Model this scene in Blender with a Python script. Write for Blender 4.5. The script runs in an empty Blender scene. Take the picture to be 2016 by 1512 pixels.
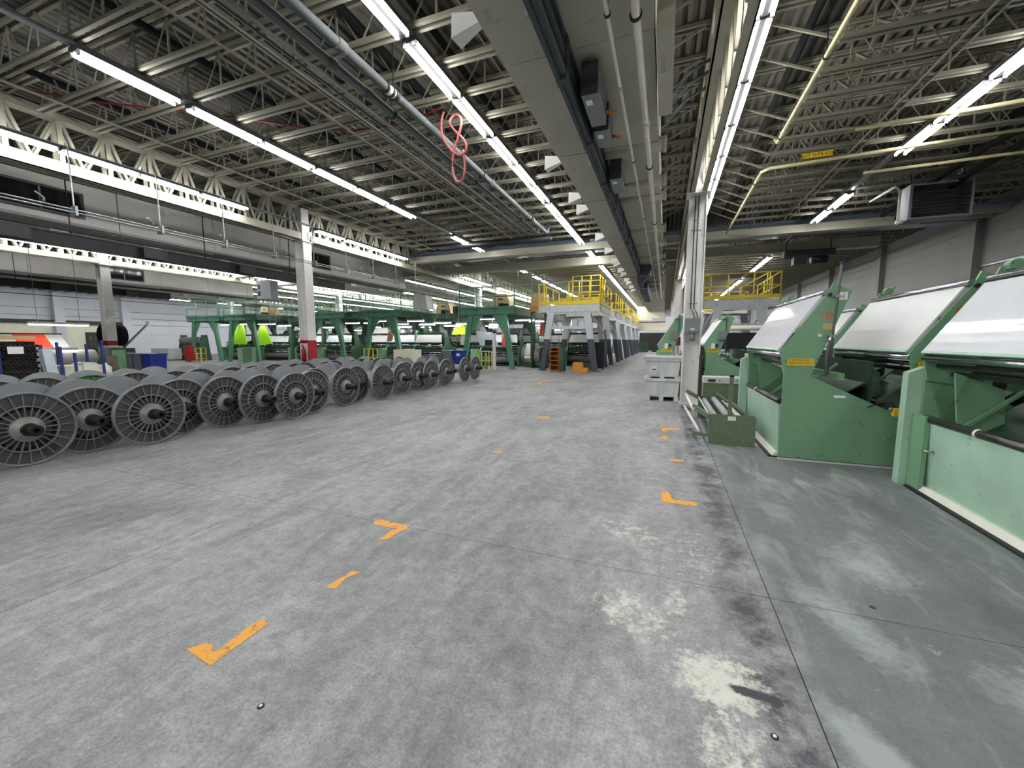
import bpy, bmesh, math, random
from mathutils import Vector, Matrix
rnd = random.Random(7)
PI = math.pi
sc = bpy.context.scene
COL = sc.collection

# ------------------------------------------------------------------ camera, world, exposure
f_px, W_px = 790.0, 2016.0
pitch = math.atan(86 / f_px)
yaw = math.radians(20.79)
cam_d = bpy.data.cameras.new('camera')
cam = bpy.data.objects.new('camera', cam_d)
COL.objects.link(cam)
cam.location = (0, 0, 1.5)
cam.rotation_euler = (PI / 2 - pitch, 0, yaw)
cam_d.sensor_fit = 'HORIZONTAL'
cam_d.sensor_width = 36.0
cam_d.lens = 36.0 * f_px / W_px
cam_d.clip_start = 0.05
cam_d.clip_end = 300
sc.camera = cam
wd = bpy.data.worlds.new('world')
sc.world = wd
wd.use_nodes = True
wd.node_tree.nodes['Background'].inputs[0].default_value = (0.02, 0.025, 0.04, 1)
wd.node_tree.nodes['Background'].inputs[1].default_value = 0.3
sc.view_settings.view_transform = 'Standard'
sc.view_settings.look = 'None'
sc.view_settings.gamma = 1.0
sc.view_settings.use_curve_mapping = False
sc.view_settings.exposure = 1.15
TUBE = 34.0       # radiance of the fluorescent tubes
LAMP = 20.0
sc.cycles.use_denoising = True
sc.cycles.max_bounces = 6
sc.cycles.diffuse_bounces = 4
sc.cycles.glossy_bounces = 3
sc.cycles.sample_clamp_indirect = 4
sc.cycles.use_light_tree = True

# ------------------------------------------------------------------ materials
def nt(name):
    m = bpy.data.materials.new(name); m.use_nodes = True
    t = m.node_tree
    return m, t, t.nodes['Principled BSDF']
def node(t, k, **kw):
    n = t.nodes.new(k)
    for a, v in kw.items():
        if a.startswith('i_'): n.inputs[int(a[2:])].default_value = v
        else: setattr(n, a, v)
    return n
def C3(c): return (c[0], c[1], c[2], 1)
def S(r, g, b):      # sRGB 0-255 to linear
    f = lambda v: (v/255/12.92) if v/255 <= .04045 else ((v/255+.055)/1.055)**2.4
    return (f(r), f(g), f(b))
def mat(name, c, rough=.5, metal=0.0, var=.25, scale=3.0, dirt=None, spec=.5, bump=0, bscale=40, alpha=None):
    """painted / metal surface with mottled colour and a little wear"""
    m, t, b = nt(name)
    L = t.links
    tc = node(t, 'ShaderNodeTexCoord')
    n1 = node(t, 'ShaderNodeTexNoise'); n1.inputs['Scale'].default_value = scale; n1.inputs['Detail'].default_value = 6
    L.new(tc.outputs['Object'], n1.inputs['Vector'])
    rp = node(t, 'ShaderNodeValToRGB')
    e = rp.color_ramp.elements
    e[0].position = .3; e[1].position = .72
    e[0].color = C3([v*(1-var) for v in c]); e[1].color = C3([min(1, v*(1+var*.5)) for v in c])
    L.new(n1.outputs['Fac'], rp.inputs['Fac'])
    out = rp.outputs['Color']
    if dirt:
        n2 = node(t, 'ShaderNodeTexNoise'); n2.inputs['Scale'].default_value = scale*4.3; n2.inputs['Detail'].default_value = 8
        n2.inputs['Roughness'].default_value = .7
        L.new(tc.outputs['Object'], n2.inputs['Vector'])
        r2 = node(t, 'ShaderNodeValToRGB'); r2.color_ramp.elements[0].position = .6; r2.color_ramp.elements[1].position = .68
        L.new(n2.outputs['Fac'], r2.inputs['Fac'])
        mx = node(t, 'ShaderNodeMixRGB'); mx.inputs[2].default_value = C3(dirt)
        ma = node(t, 'ShaderNodeMath', operation='MULTIPLY'); ma.inputs[1].default_value = .75
        L.new(r2.outputs['Color'], ma.inputs[0]); L.new(ma.outputs[0], mx.inputs[0]); L.new(out, mx.inputs[1])
        out = mx.outputs[0]
    L.new(out, b.inputs['Base Color'])
    b.inputs['Roughness'].default_value = rough
    b.inputs['Metallic'].default_value = metal
    b.inputs['Specular IOR Level'].default_value = spec
    if bump:
        n3 = node(t, 'ShaderNodeTexNoise'); n3.inputs['Scale'].default_value = bscale; n3.inputs['Detail'].default_value = 3
        L.new(tc.outputs['Object'], n3.inputs['Vector'])
        bp = node(t, 'ShaderNodeBump'); bp.inputs['Strength'].default_value = bump; bp.inputs['Distance'].default_value = .01
        L.new(n3.outputs['Fac'], bp.inputs['Height']); L.new(bp.outputs[0], b.inputs['Normal'])
    return m
def emit(name, c, s):
    m, t, b = nt(name)
    b.inputs['Base Color'].default_value = C3((.8, .8, .8))
    b.inputs['Emission Color'].default_value = C3(c)
    b.inputs['Emission Strength'].default_value = s
    return m

M = {}
M['joist'] = mat('joist paint', S(124,121,104), .8, var=.18, scale=1.2, dirt=S(120,95,65))
M['deck'] = mat('roof deck', S(98,95,86), .7, var=.2, scale=.5)
M['truss'] = mat('truss paint', S(172,168,150), .5, var=.1, scale=1.5)
M['column'] = mat('column paint', S(224,222,218), .5, var=.08, scale=2, dirt=S(150,140,125))
M['red'] = mat('red paint', S(160,25,32), .5, var=.12)
M['duct'] = mat('duct insulation', S(182,178,162), .75, var=.14, scale=.9, dirt=S(150,140,115), bump=.3, bscale=3)
M['cloth_white'] = mat('white cloth', S(225,225,222), .7, var=.08, scale=6)
M['busway'] = mat('grey steel busway', S(66,73,77), .6, .2, var=.25, scale=3)
M['box_grey'] = mat('grey enclosure', S(120,124,126), .5, .1, var=.12)
M['box_dark'] = mat('dark enclosure', S(52,54,54), .5, var=.12)
M['galv'] = mat('galvanised steel', S(150,156,158), .4, .75, var=.25, scale=5)
M['pipe_grey'] = mat('grey pipe', S(84,88,88), .8, 0, var=.2, scale=2)
M['pipe_white'] = mat('white pipe', S(205,202,190), .5, var=.12, scale=2)
M['pipe_cream'] = mat('cream pipe lagging', S(205,195,150), .6, var=.12, scale=2)
M['pipe_black'] = mat('black pipe', S(16,16,18), .85, spec=.2, var=.2)
M['hose_red'] = mat('red hose', S(172,78,78), .45, var=.15)
M['black'] = mat('black rubber', S(22,22,24), .6, var=.2)  # also paints the shade in flange recesses and open tube ends
M['dark'] = mat('dark steel', S(42,44,44), .5, .3, var=.3, scale=6)
M['green'] = mat('machine green', S(118,160,124), .42, var=.14, scale=1.6, dirt=S(78,96,70))
M['green_light'] = mat('pale machine green', S(166,200,176), .45, var=.16, scale=2.2, dirt=S(115,140,118))
M['green_deep'] = mat('deep shaded machine green', S(44,70,52), .5, var=.2, scale=2.5, dirt=S(30,40,32))  # darker copy of machine green, interior shade put into the colour
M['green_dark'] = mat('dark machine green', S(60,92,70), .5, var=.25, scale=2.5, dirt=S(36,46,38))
M['green_gantry'] = mat('gantry green', S(84,140,112), .5, var=.14, scale=1.2, dirt=S(48,88,66))
M['olive'] = mat('olive grey paint', S(100,118,90), .45, var=.12, scale=2, dirt=S(75,85,66))
M['glass_board'] = mat('glossy white board', S(222,224,228), .035, var=.03, scale=4, spec=.8)
M['board'] = mat('matt white board', S(205,206,204), .35, var=.06, scale=3)
M['chrome'] = mat('polished roller', S(190,194,200), .18, 1.0, var=.1)
M['steel_dark'] = mat('worn dark roller', S(90,86,86), .3, .9, var=.4, scale=6)
M['rail_yellow'] = mat('safety yellow', S(238,212,60), .45, var=.1, dirt=S(190,165,60))
M['sign_yellow'] = mat('sign yellow', S(240,200,20), .45, var=.05)
M['ink'] = mat('black ink', S(25,24,24), .6, var=.1)
M['orange_ink'] = mat('orange paint lettering', S(215,100,50), .6, var=.2)
M['paper'] = mat('paper', S(232,234,236), .7, var=.03)
M['grey_paint'] = mat('light grey machine paint', S(212,216,219), .5, var=.08, scale=1.5, dirt=S(150,152,150))
M['slate'] = mat('slate leg paint', S(78,84,94), .5, var=.15, scale=2, dirt=S(110,112,115))
M['alu'] = mat('cast aluminium', S(136,137,137), .5, .25, var=.25, scale=7, dirt=S(88,87,86))
M['alu_shaded'] = mat('shaded cast aluminium plate', S(84,84,84), .55, .2, var=.28, scale=8, dirt=S(66,65,64))  # darker copy of the aluminium, shade between the ribs put into it
M['alu_in'] = mat('smooth inner flange', S(142,145,150), .45, .25, var=.16, scale=3)
M['hub'] = mat('hub casting', S(140,143,138), .5, .35, var=.2, scale=8, dirt=S(90,90,84))
M['shaft'] = mat('oily shaft', S(48,47,45), .4, .6, var=.35, scale=9)
M['flange_green'] = mat('green flange', S(80,125,82), .5, var=.2, scale=5)
M['tub'] = mat('weathered white tub', S(205,208,205), .6, var=.14, scale=2.5, dirt=S(150,150,142), bump=.3, bscale=12)
M['roller_grey'] = mat('grey rubber roller', S(160,160,165), .5, var=.08)
M['roller_white'] = mat('white roller', S(222,220,208), .5, var=.06)
M['wall_shaded'] = mat('shaded grey block wall', S(150,150,147), .75, var=.1, scale=.6)  # grey wall tone, with the dimness of the lampless side painted in
M['wall_line'] = mat('block wall joint', S(136,136,133), .75, var=.05)
M['plenum'] = mat('brightened plenum panel', S(214,212,205), .7, var=.14, scale=.8, dirt=S(165,155,135))  # lightened so the colour stands in for lamp light missing in these bays
M['hose_dark'] = mat('dark red hose', S(112,26,32), .5, var=.1)
M['wall'] = mat('painted block wall', S(206,209,216), .7, var=.07, scale=.6, dirt=S(180,182,188))
M['pilaster'] = mat('grey pilaster', S(140,134,130), .6, var=.1)
M['soffit'] = mat('cream soffit', S(232,228,205), .6, var=.08)
M['blue'] = mat('blue plastic', S(28,50,150), .45, var=.15)
M['blue_steel'] = mat('blue rack steel', S(36,52,120), .5, var=.15)
M['bin_grey'] = mat('grey blue plastic', S(105,112,122), .5, var=.15)
M['cardboard'] = mat('cardboard', S(205,172,125), .8, var=.1)
M['tube_card'] = mat('paper core tube', S(112,100,88), .8, var=.25, scale=6)
M['wrap'] = mat('plastic wrap', S(205,215,222), .25, var=.15, scale=5)
M['cloth_red'] = mat('orange red fabric', S(235,75,48), .8, var=.06)
M['cloth_lime'] = mat('lime fabric', S(170,240,20), .8, var=.08)
M['cloth_silver'] = mat('silver cloth roll', S(190,188,180), .4, .1, var=.1)
M['cloth_grey'] = mat('grey cloth roll', S(112,114,114), .6, var=.12)
M['cloth_rust'] = mat('rust brown fabric', S(150,75,50), .8, var=.15)
M['cloth_pink'] = mat('pale salmon fabric', S(220,150,130), .8, var=.1)
M['beige'] = mat('beige machine cover', S(225,200,150), .5, var=.08)
M['orange'] = mat('orange paint', S(225,150,40), .5, var=.1)
M['wood'] = mat('orange brown wood', S(185,110,50), .6, var=.2, scale=5)
M['cabinet_red'] = mat('red tool chest', S(170,30,35), .4, var=.1)
M['slab_gap'] = mat('joint filler', S(45,44,43), .8, var=.2)
M['blue_panel'] = mat('blue grey panel', S(112,128,160), .3, .3, var=.2, scale=.8)
M['window_dark'] = mat('dark pane', S(14,14,18), .12, var=.1)
M['tube'] = emit('fluorescent tube', (.985, .99, 1.0), TUBE)
M['lamp'] = emit('task lamp tube', (1.0, .98, .95), LAMP)
M['marking'] = None

# concrete floor --------------------------------------------------------
def floor_material():
    m, t, b = nt('worn concrete')
    L = t.links
    geo = node(t, 'ShaderNodeNewGeometry')
    P = geo.outputs['Position']
    def noise(scale, det=6, rough=.6, vec=P, dist=0.0):
        n = node(t, 'ShaderNodeTexNoise'); n.inputs['Scale'].default_value = scale; n.inputs['Detail'].default_value = det
        n.inputs['Roughness'].default_value = rough; n.inputs['Distortion'].default_value = dist
        L.new(vec, n.inputs['Vector']); return n.outputs['Fac']
    def ramp(src, a, bb, ca=(0,0,0), cb=(1,1,1)):
        r = node(t, 'ShaderNodeValToRGB'); r.color_ramp.elements[0].position = a; r.color_ramp.elements[1].position = bb
        r.color_ramp.elements[0].color = C3(ca); r.color_ramp.elements[1].color = C3(cb)
        L.new(src, r.inputs['Fac']); return r.outputs['Color']
    def mix(fac, a, c, mode='MIX'):
        x = node(t, 'ShaderNodeMixRGB', blend_type=mode)
        for i, v in ((0, fac), (1, a), (2, c)):
            if isinstance(v, (int, float)): x.inputs[i].default_value = v
            elif isinstance(v, tuple): x.inputs[i].default_value = C3(v)
            else: L.new(v, x.inputs[i])
        return x.outputs[0]
    def math2(op, a, c):
        x = node(t, 'ShaderNodeMath', operation=op); x.use_clamp = True
        for i, v in ((0, a), (1, c)):
            if isinstance(v, (int, float)): x.inputs[i].default_value = v
            else: L.new(v, x.inputs[i])
        return x.outputs[0]
    def mapping(rot, scl):
        mp = node(t, 'ShaderNodeMapping'); mp.inputs['Rotation'].default_value = (0, 0, rot); mp.inputs['Scale'].default_value = scl
        L.new(P, mp.inputs['Vector']); return mp.outputs[0]
    def blob(x, y, rx, ry, rot=0.0):
        """1 in the middle of an ellipse, 0 at its edge"""
        mp = node(t, 'ShaderNodeMapping', vector_type='POINT')
        mp.inputs['Location'].default_value = (0, 0, 0)
        s = node(t, 'ShaderNodeVectorMath', operation='SUBTRACT'); s.inputs[1].default_value = (x, y, 0)
        L.new(P, s.inputs[0]); L.new(s.outputs[0], mp.inputs['Vector'])
        mp.inputs['Rotation'].default_value = (0, 0, -rot)
        d = node(t, 'ShaderNodeVectorMath', operation='DIVIDE'); d.inputs[1].default_value = (rx, ry, 1)
        L.new(mp.outputs[0], d.inputs[0])
        ln = node(t, 'ShaderNodeVectorMath', operation='LENGTH'); L.new(d.outputs[0], ln.inputs[0])
        return math2('SUBTRACT', 1.0, ln.outputs['Value'])
    base = ramp(noise(.6, 9, .66, dist=.5), .3, .72, S(122,123,125), S(170,170,169))
    st = noise(1.6, 8, .7, vec=mapping(.9, (2.2, .9, 1)), dist=.8)
    base = mix(math2('MULTIPLY', ramp(st, .45, .72), .6), base, S(190,190,189))
    st2 = noise(1.1, 9, .72, vec=mapping(.55, (1.5, .7, 1)), dist=1.2)
    base = mix(math2('MULTIPLY', ramp(st2, .5, .7), .6), base, S(104,105,107))
    fine = noise(11, 9, .8)
    base = mix(.36, base, ramp(fine, .34, .66, (.08,.08,.08), (.84,.84,.84)), 'OVERLAY')
    base = mix(.3, base, ramp(noise(70, 4, .7), .35, .65, (.15,.15,.15), (.85,.85,.85)), 'OVERLAY')
    # greener, darker floor on the machine side of the joint
    sep = node(t, 'ShaderNodeSeparateXYZ'); L.new(P, sep.inputs[0])
    side = node(t, 'ShaderNodeMapRange'); side.inputs[1].default_value = .6; side.inputs[2].default_value = .72
    L.new(sep.outputs['X'], side.inputs[0])
    base = mix(math2('MULTIPLY', side.outputs[0], .7), base, S(90,96,98))
    base = mix(math2('MULTIPLY', side.outputs[0], ramp(noise(1.3, 7, .6, vec=mapping(.8, (2.5, .8, 1)), dist=.7), .52, .7)), base, S(160,166,160))
    # floor gets darker towards the beams and under them
    lf = node(t, 'ShaderNodeMapRange'); lf.inputs[1].default_value = -4.5; lf.inputs[2].default_value = -7.5
    L.new(sep.outputs['X'], lf.inputs[0])
    base = mix(math2('MULTIPLY', lf.outputs[0], .3), base, S(92,92,92))
    # dark stain running along the joint
    jn = node(t, 'ShaderNodeMath', operation='SUBTRACT'); L.new(sep.outputs['X'], jn.inputs[0]); jn.inputs[1].default_value = .5
    ab = node(t, 'ShaderNodeMath', operation='ABSOLUTE'); L.new(jn.outputs[0], ab.inputs[0])
    band = node(t, 'ShaderNodeMapRange'); band.inputs[1].default_value = .2; band.inputs[2].default_value = .06
    L.new(ab.outputs[0], band.inputs[0])
    base = mix(math2('MULTIPLY', band.outputs[0], ramp(noise(2.3, 9, .75), .41, .58)), base, S(72,72,77))
    # worn cream paint patches
    n4 = noise(16, 12, .82)
    n5 = noise(2.0, 6, .6)
    for (x, y, rx, ry, rot, k) in ((.29,1.85,.30,.26,0,1.1), (-.12,2.18,.42,.28,-.5,.75), (-.22,3.15,.5,.3,-.4,.6), (.3,1.5,.22,.3,0,.8), (.12,2.35,.12,.3,0,.7), (.25,3.0,.28,.6,0,.5), (-.6,3.7,.5,.3,0,.35), (.42,1.35,.16,.35,0,.8), (-.05,2.7,.6,.5,.3,.45), (-.9,3.0,.5,.5,0,.3)):
        msk = blob(x, y, rx, ry, rot)
        thr = math2('SUBTRACT', math2('ADD', math2('MULTIPLY', math2('MULTIPLY', msk, 1.6), .24*k), math2('ADD', math2('MULTIPLY', n4, .8), math2('MULTIPLY', n5, .2))), .635)
        f = math2('MULTIPLY', thr, 9.0)
        f = math2('MULTIPLY', f, math2('MULTIPLY', msk, 5.0))
        base = mix(math2('MULTIPLY', f, .85), base, S(226,226,210))
    msk = math2('MAXIMUM', blob(.41, 1.822, .15, .045, -.05), blob(.488, 1.812, .045, .05, .5))
    base = mix(math2('MULTIPLY', math2('SUBTRACT', math2('ADD', math2('MULTIPLY', msk, .55), n4), .66), 9.0), base, S(62,62,68))
    for (x, y, rx, ry, rot, k) in ((.80,1.66,.13,.36,.5,1.0), (.95,2.5,.2,.6,.4,.7), (1.3,3.2,.3,.5,.3,.6), (1.6,2.2,.4,.3,0,.5)):
        msk = blob(x, y, rx, ry, rot)
        base = mix(math2('MULTIPLY', math2('SUBTRACT', math2('ADD', math2('MULTIPLY', msk, .5*k), math2('ADD', math2('MULTIPLY', n5, .45), math2('MULTIPLY', n4, .55))), .58), 4.0), base, S(160,167,166))
    # hairline crazing
    vo = node(t, 'ShaderNodeTexVoronoi', feature='DISTANCE_TO_EDGE'); vo.inputs['Scale'].default_value = 24
    wv = node(t, 'ShaderNodeTexNoise'); wv.inputs['Scale'].default_value = 8; L.new(P, wv.inputs['Vector'])
    wmx = node(t, 'ShaderNodeMixRGB'); wmx.inputs[0].default_value = .06; L.new(P, wmx.inputs[1]); L.new(wv.outputs['Color'], wmx.inputs[2])
    L.new(wmx.outputs[0], vo.inputs['Vector'])
    cr = ramp(vo.outputs['Distance'], .003, .018, (1,1,1), (0,0,0))
    base = mix(math2('MULTIPLY', cr, math2('MULTIPLY', ramp(noise(.9, 4), .45, .65), .45)), base, S(70,70,70))
    # scattered dark specks
    v2 = node(t, 'ShaderNodeTexVoronoi'); v2.inputs['Scale'].default_value = 2.3; L.new(P, v2.inputs['Vector'])
    sp = ramp(v2.outputs['Distance'], .035, .05, (1,1,1), (0,0,0))
    base = mix(math2('MULTIPLY', sp, ramp(noise(1.7, 3), .5, .56)), base, S(40,40,40))
    L.new(base, b.inputs['Base Color'])
    r = node(t, 'ShaderNodeMapRange'); r.inputs[3].default_value = .42; r.inputs[4].default_value = .7
    L.new(noise(1.4, 7, .65), r.inputs[0]); L.new(r.outputs[0], b.inputs['Roughness'])
    b.inputs['Specular IOR Level'].default_value = .45
    bp = node(t, 'ShaderNodeBump'); bp.inputs['Strength'].default_value = .12; bp.inputs['Distance'].default_value = .006
    L.new(noise(14, 8, .7), bp.inputs['Height']); L.new(bp.outputs[0], b.inputs['Normal'])
    return m
M['floor'] = floor_material()
def marking_material():
    m, t, b = nt('worn orange floor paint')
    L = t.links
    geo = node(t, 'ShaderNodeNewGeometry')
    n = node(t, 'ShaderNodeTexNoise'); n.inputs['Scale'].default_value = 22; n.inputs['Detail'].default_value = 8; n.inputs['Roughness'].default_value = .7
    L.new(geo.outputs['Position'], n.inputs['Vector'])
    r = node(t, 'ShaderNodeValToRGB'); r.color_ramp.elements[0].position = .36; r.color_ramp.elements[1].position = .46
    r.color_ramp.elements[0].color = C3(S(135,125,110)); r.color_ramp.elements[1].color = C3(S(245,172,55))
    L.new(n.outputs['Fac'], r.inputs['Fac']); L.new(r.outputs[0], b.inputs['Base Color']); b.inputs['Roughness'].default_value = .55
    return m
M['marking'] = marking_material()

# ------------------------------------------------------------------ mesh helpers
class MB:
    def __init__(s): s.v = []; s.f = []; s.mi = []; s.cur = 0; s.sm = []
    def m(s, i): s.cur = i; return s
    def _add(s, vs, fs, smooth=False):
        o = len(s.v); s.v += [tuple(p) for p in vs]
        for f in fs: s.f.append([o+i for i in f]); s.mi.append(s.cur); s.sm.append(smooth)
        return s
    def box(s, x0, x1, y0, y1, z0, z1):
        vs = [(x0,y0,z0),(x1,y0,z0),(x1,y1,z0),(x0,y1,z0),(x0,y0,z1),(x1,y0,z1),(x1,y1,z1),(x0,y1,z1)]
        return s._add(vs, [(3,2,1,0),(4,5,6,7),(0,1,5,4),(1,2,6,5),(2,3,7,6),(3,0,4,7)])
    def hexa(s, vs):
        return s._add(vs, [(3,2,1,0),(4,5,6,7),(0,1,5,4),(1,2,6,5),(2,3,7,6),(3,0,4,7)])
    def bar(s, p, q, w, h=None, up=(0,0,1)):
        h = h or w; p = Vector(p); q = Vector(q); d = (q-p).normalized(); u = Vector(up)
        if abs(d.dot(u)) > .95: u = Vector((0,1,0)) if abs(d.y) < .9 else Vector((1,0,0))
        a = d.cross(u).normalized()*(w/2); c = a.cross(d).normalized()*(h/2)
        vs = [p-a-c, p+a-c, p+a+c, p-a+c, q-a-c, q+a-c, q+a+c, q-a+c]
        return s._add(vs, [(0,1,2,3),(7,6,5,4),(0,4,5,1),(1,5,6,2),(2,6,7,3),(3,7,4,0)])
    def cyl(s, p, q, r, n=10, r2=None, caps=True, smooth=True):
        r2 = r if r2 is None else r2; p = Vector(p); q = Vector(q); d = (q-p).normalized()
        u = Vector((0,0,1)) if abs(d.z) < .9 else Vector((1,0,0))
        a = d.cross(u).normalized(); c = a.cross(d)
        vs = []
        for k in range(n):
            t = 2*PI*k/n; e = a*math.cos(t)+c*math.sin(t); vs.append(p+e*r); vs.append(q+e*r2)
        s._add(vs, [(2*k, 2*((k+1)%n), 2*((k+1)%n)+1, 2*k+1) for k in range(n)], smooth)
        if caps:
            o = len(s.v)-2*n
            s.f.append([o+2*k for k in range(n)]); s.mi.append(s.cur); s.sm.append(False)
            s.f.append([o+2*k+1 for k in range(n)][::-1]); s.mi.append(s.cur); s.sm.append(False)
        return s
    def tube(s, pts, r, n=8, closed=False):
        pts = [Vector(p) for p in pts]; N = len(pts); rings = []
        up = Vector((0,0,1))
        for i, p in enumerate(pts):
            a = pts[(i-1) % N] if closed or i > 0 else p; c = pts[(i+1) % N] if closed or i < N-1 else p
            d = (c-a).normalized()
            u = d.cross(up)
            if u.length < .1: u = d.cross(Vector((0,1,0)))
            u.normalize(); w = u.cross(d)
            rings.append([p+(u*math.cos(2*PI*k/n)+w*math.sin(2*PI*k/n))*r for k in range(n)])
        vs = [v for rg in rings for v in rg]
        fs = []
        for i in range(N if closed else N-1):
            j = (i+1) % N
            for k in range(n): fs.append((i*n+k, i*n+(k+1)%n, j*n+(k+1)%n, j*n+k))
        if not closed: fs.append(tuple(range(n))[::-1]); fs.append(tuple((N-1)*n+k for k in range(n)))
        return s._add(vs, fs, True)
    def prism(s, poly, axis, a0, a1):
        """polygon in the two other axes, extruded along axis from a0 to a1"""
        def P(u, v, a): return {'x': (a,u,v), 'y': (u,a,v), 'z': (u,v,a)}[axis]
        n = len(poly)
        vs = [P(u,v,a0) for u,v in poly]+[P(u,v,a1) for u,v in poly]
        return s._add(vs, [tuple(range(n))[::-1], tuple(range(n,2*n))]+[(i,(i+1)%n,(i+1)%n+n,i+n) for i in range(n)])
    def lathe_x(s, prof, n=32, smooth=True):
        """profile of (x, r), revolved about the x axis"""
        vs = []
        for x, r in prof:
            for k in range(n): t = 2*PI*k/n; vs.append((x, r*math.cos(t), r*math.sin(t)))
        fs = []
        for i in range(len(prof)-1):
            for k in range(n): fs.append((i*n+k, i*n+(k+1)%n, (i+1)*n+(k+1)%n, (i+1)*n+k))
        return s._add(vs, fs, smooth)
    def mesh(s, name, mats):
        me = bpy.data.meshes.new(name); me.from_pydata(s.v, [], s.f)
        for m in (mats if isinstance(mats, (list, tuple)) else [mats]): me.materials.append(M[m] if isinstance(m, str) else m)
        me.polygons.foreach_set('material_index', s.mi); me.polygons.foreach_set('use_smooth', s.sm)
        bm = bmesh.new(); bm.from_mesh(me); bmesh.ops.recalc_face_normals(bm, faces=bm.faces); bm.to_mesh(me); bm.free()
        me.update(); return me
    def build(s, name, mats, parent=None, loc=(0,0,0), rot=(0,0,0)):
        return obj(name, s.mesh(name, mats), parent, loc, rot)
def obj(name, me, parent=None, loc=(0,0,0), rot=(0,0,0), scale=None):
    o = bpy.data.objects.new(name, me); COL.objects.link(o)
    o.location = loc; o.rotation_euler = rot
    if scale: o.scale = scale
    if parent: o.parent = parent
    return o
def tag(o, label=None, cat=None, group=None, kind=None):
    if label: o['label'] = label
    if cat: o['category'] = cat
    if group: o['group'] = group
    if kind: o['kind'] = kind
    return o
def thing(name, label, cat, loc=(0,0,0), rz=0, group=None):
    return tag(obj(name, None, None, loc, (0,0,rz)), label, cat, group)
def struct(name, mb, mats, parent=None):
    o = mb.build(name, mats, parent)
    if not parent: o['kind'] = 'structure'
    return o
def copy_tree(o, parent=None):
    c = o.copy(); COL.objects.link(c); c.parent = parent
    for ch in o.children: copy_tree(ch, c)
    return c
def text(name, s, size, mt, parent, loc, rot, depth=.001):
    cu = bpy.data.curves.new(name, 'FONT'); cu.body = s; cu.size = size; cu.extrude = depth
    cu.align_x = 'CENTER'; cu.align_y = 'CENTER'
    to = bpy.data.objects.new(name+'_tmp', cu); COL.objects.link(to)
    bpy.context.view_layer.update()
    me = bpy.data.meshes.new_from_object(to.evaluated_get(bpy.context.evaluated_depsgraph_get()))
    bpy.data.objects.remove(to); bpy.data.curves.remove(cu)
    me.materials.clear(); me.materials.append(M[mt])
    return obj(name, me, parent, loc, rot)
ORD = ['first','second','third','fourth','fifth','sixth','seventh','eighth','ninth','tenth','eleventh','twelfth','thirteenth',
       'fourteenth','fifteenth','sixteenth','seventeenth','eighteenth','nineteenth','twentieth']
def ordw(i):
    if i < 20: return ORD[i]
    tens = {2:'twenty',3:'thirty',4:'forty',5:'fifty',6:'sixty',7:'seventy',8:'eighty'}[(i+1)//10]
    u = (i+1) % 10
    return tens+'-'+ORD[u-1] if u else {'twenty':'twentieth','thirty':'thirtieth','forty':'fortieth','fifty':'fiftieth','sixty':'sixtieth','seventy':'seventieth','eighty':'eightieth'}[tens]

# ================================================================== THE SETTING
XL, XR, YN, YF, ZD = -47.0, 9.6, -13.0, 63.0, 6.0
# floor: a base under slabs, the joints between the slabs are real gaps
fl = struct('floor', MB().box(XL-.3, XR+.3, YN, YF+.3, -.2, -.006), 'slab_gap')
gx = [XL-.3, -35, -27.2, -19.3, -11.4, -7.33, -3.38, .63, 4.6, XR+.3]
gy = [YN, 2.59, 12.6, 22.6, 32.6, 42.6, 52.6, YF+.3]
for i in range(len(gx)-1):
    for j in range(len(gy)-1):
        g = .0027
        o = MB().box(gx[i]+g, gx[i+1]-g, gy[j]+g, gy[j+1]-g, -.006, 0).build('concrete_slab', 'floor', fl)
# corrugated roof deck, flutes run along y
d = MB()
x = XL
prof = []
while x < XR:
    prof += [(x, ZD), (x+.07, ZD), (x+.085, ZD+.06), (x+.14, ZD+.06)]
    x += .155
vs = []
for (px_, pz_) in prof: vs += [(px_, YN, pz_), (px_, YF, pz_)]
d._add(vs, [(2*i, 2*i+2, 2*i+3, 2*i+1) for i in range(len(prof)-1)])
ceil = struct('ceiling', d, 'deck')
MB().box(XL-.3, XR+.3, YN-.3, YF+.3, ZD+.1, ZD+.25).build('roof_slab', 'deck', ceil)

# walls
w = struct('wall_right', MB().box(XR, XR+.3, YN, YF, -.2, ZD+.1), 'wall_shaded')
for k in range(16):
    MB().box(XR-.012, XR, YN+.0, YF, .4*k+.395, .4*k+.4).build('course_line', 'wall_line', w)
for y in (6.5, 12.4, 18.3, 24.6, 31.0, 37.4, 43.8, 50.2, 56.6):
    MB().box(XR-.22, XR, y-.16, y+.16, 0, ZD-.1).build('pilaster', 'pilaster', w)
w = struct('wall_left', MB().box(XL-.3, XL, YN, YF, -.2, ZD+.1), 'wall')
for z in (2.9, 3.5, 4.1):
    MB().box(XL, XL+.03, YN, 60, z, z+.03).build('wall_rail', 'pipe_grey', w)
for y in (2, 10, 18, 22.4, 34, 46):
    MB().box(XL, XL+.5, y-.3, y+.3, 0, ZD-.1).build('pilaster', 'wall', w)
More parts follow.
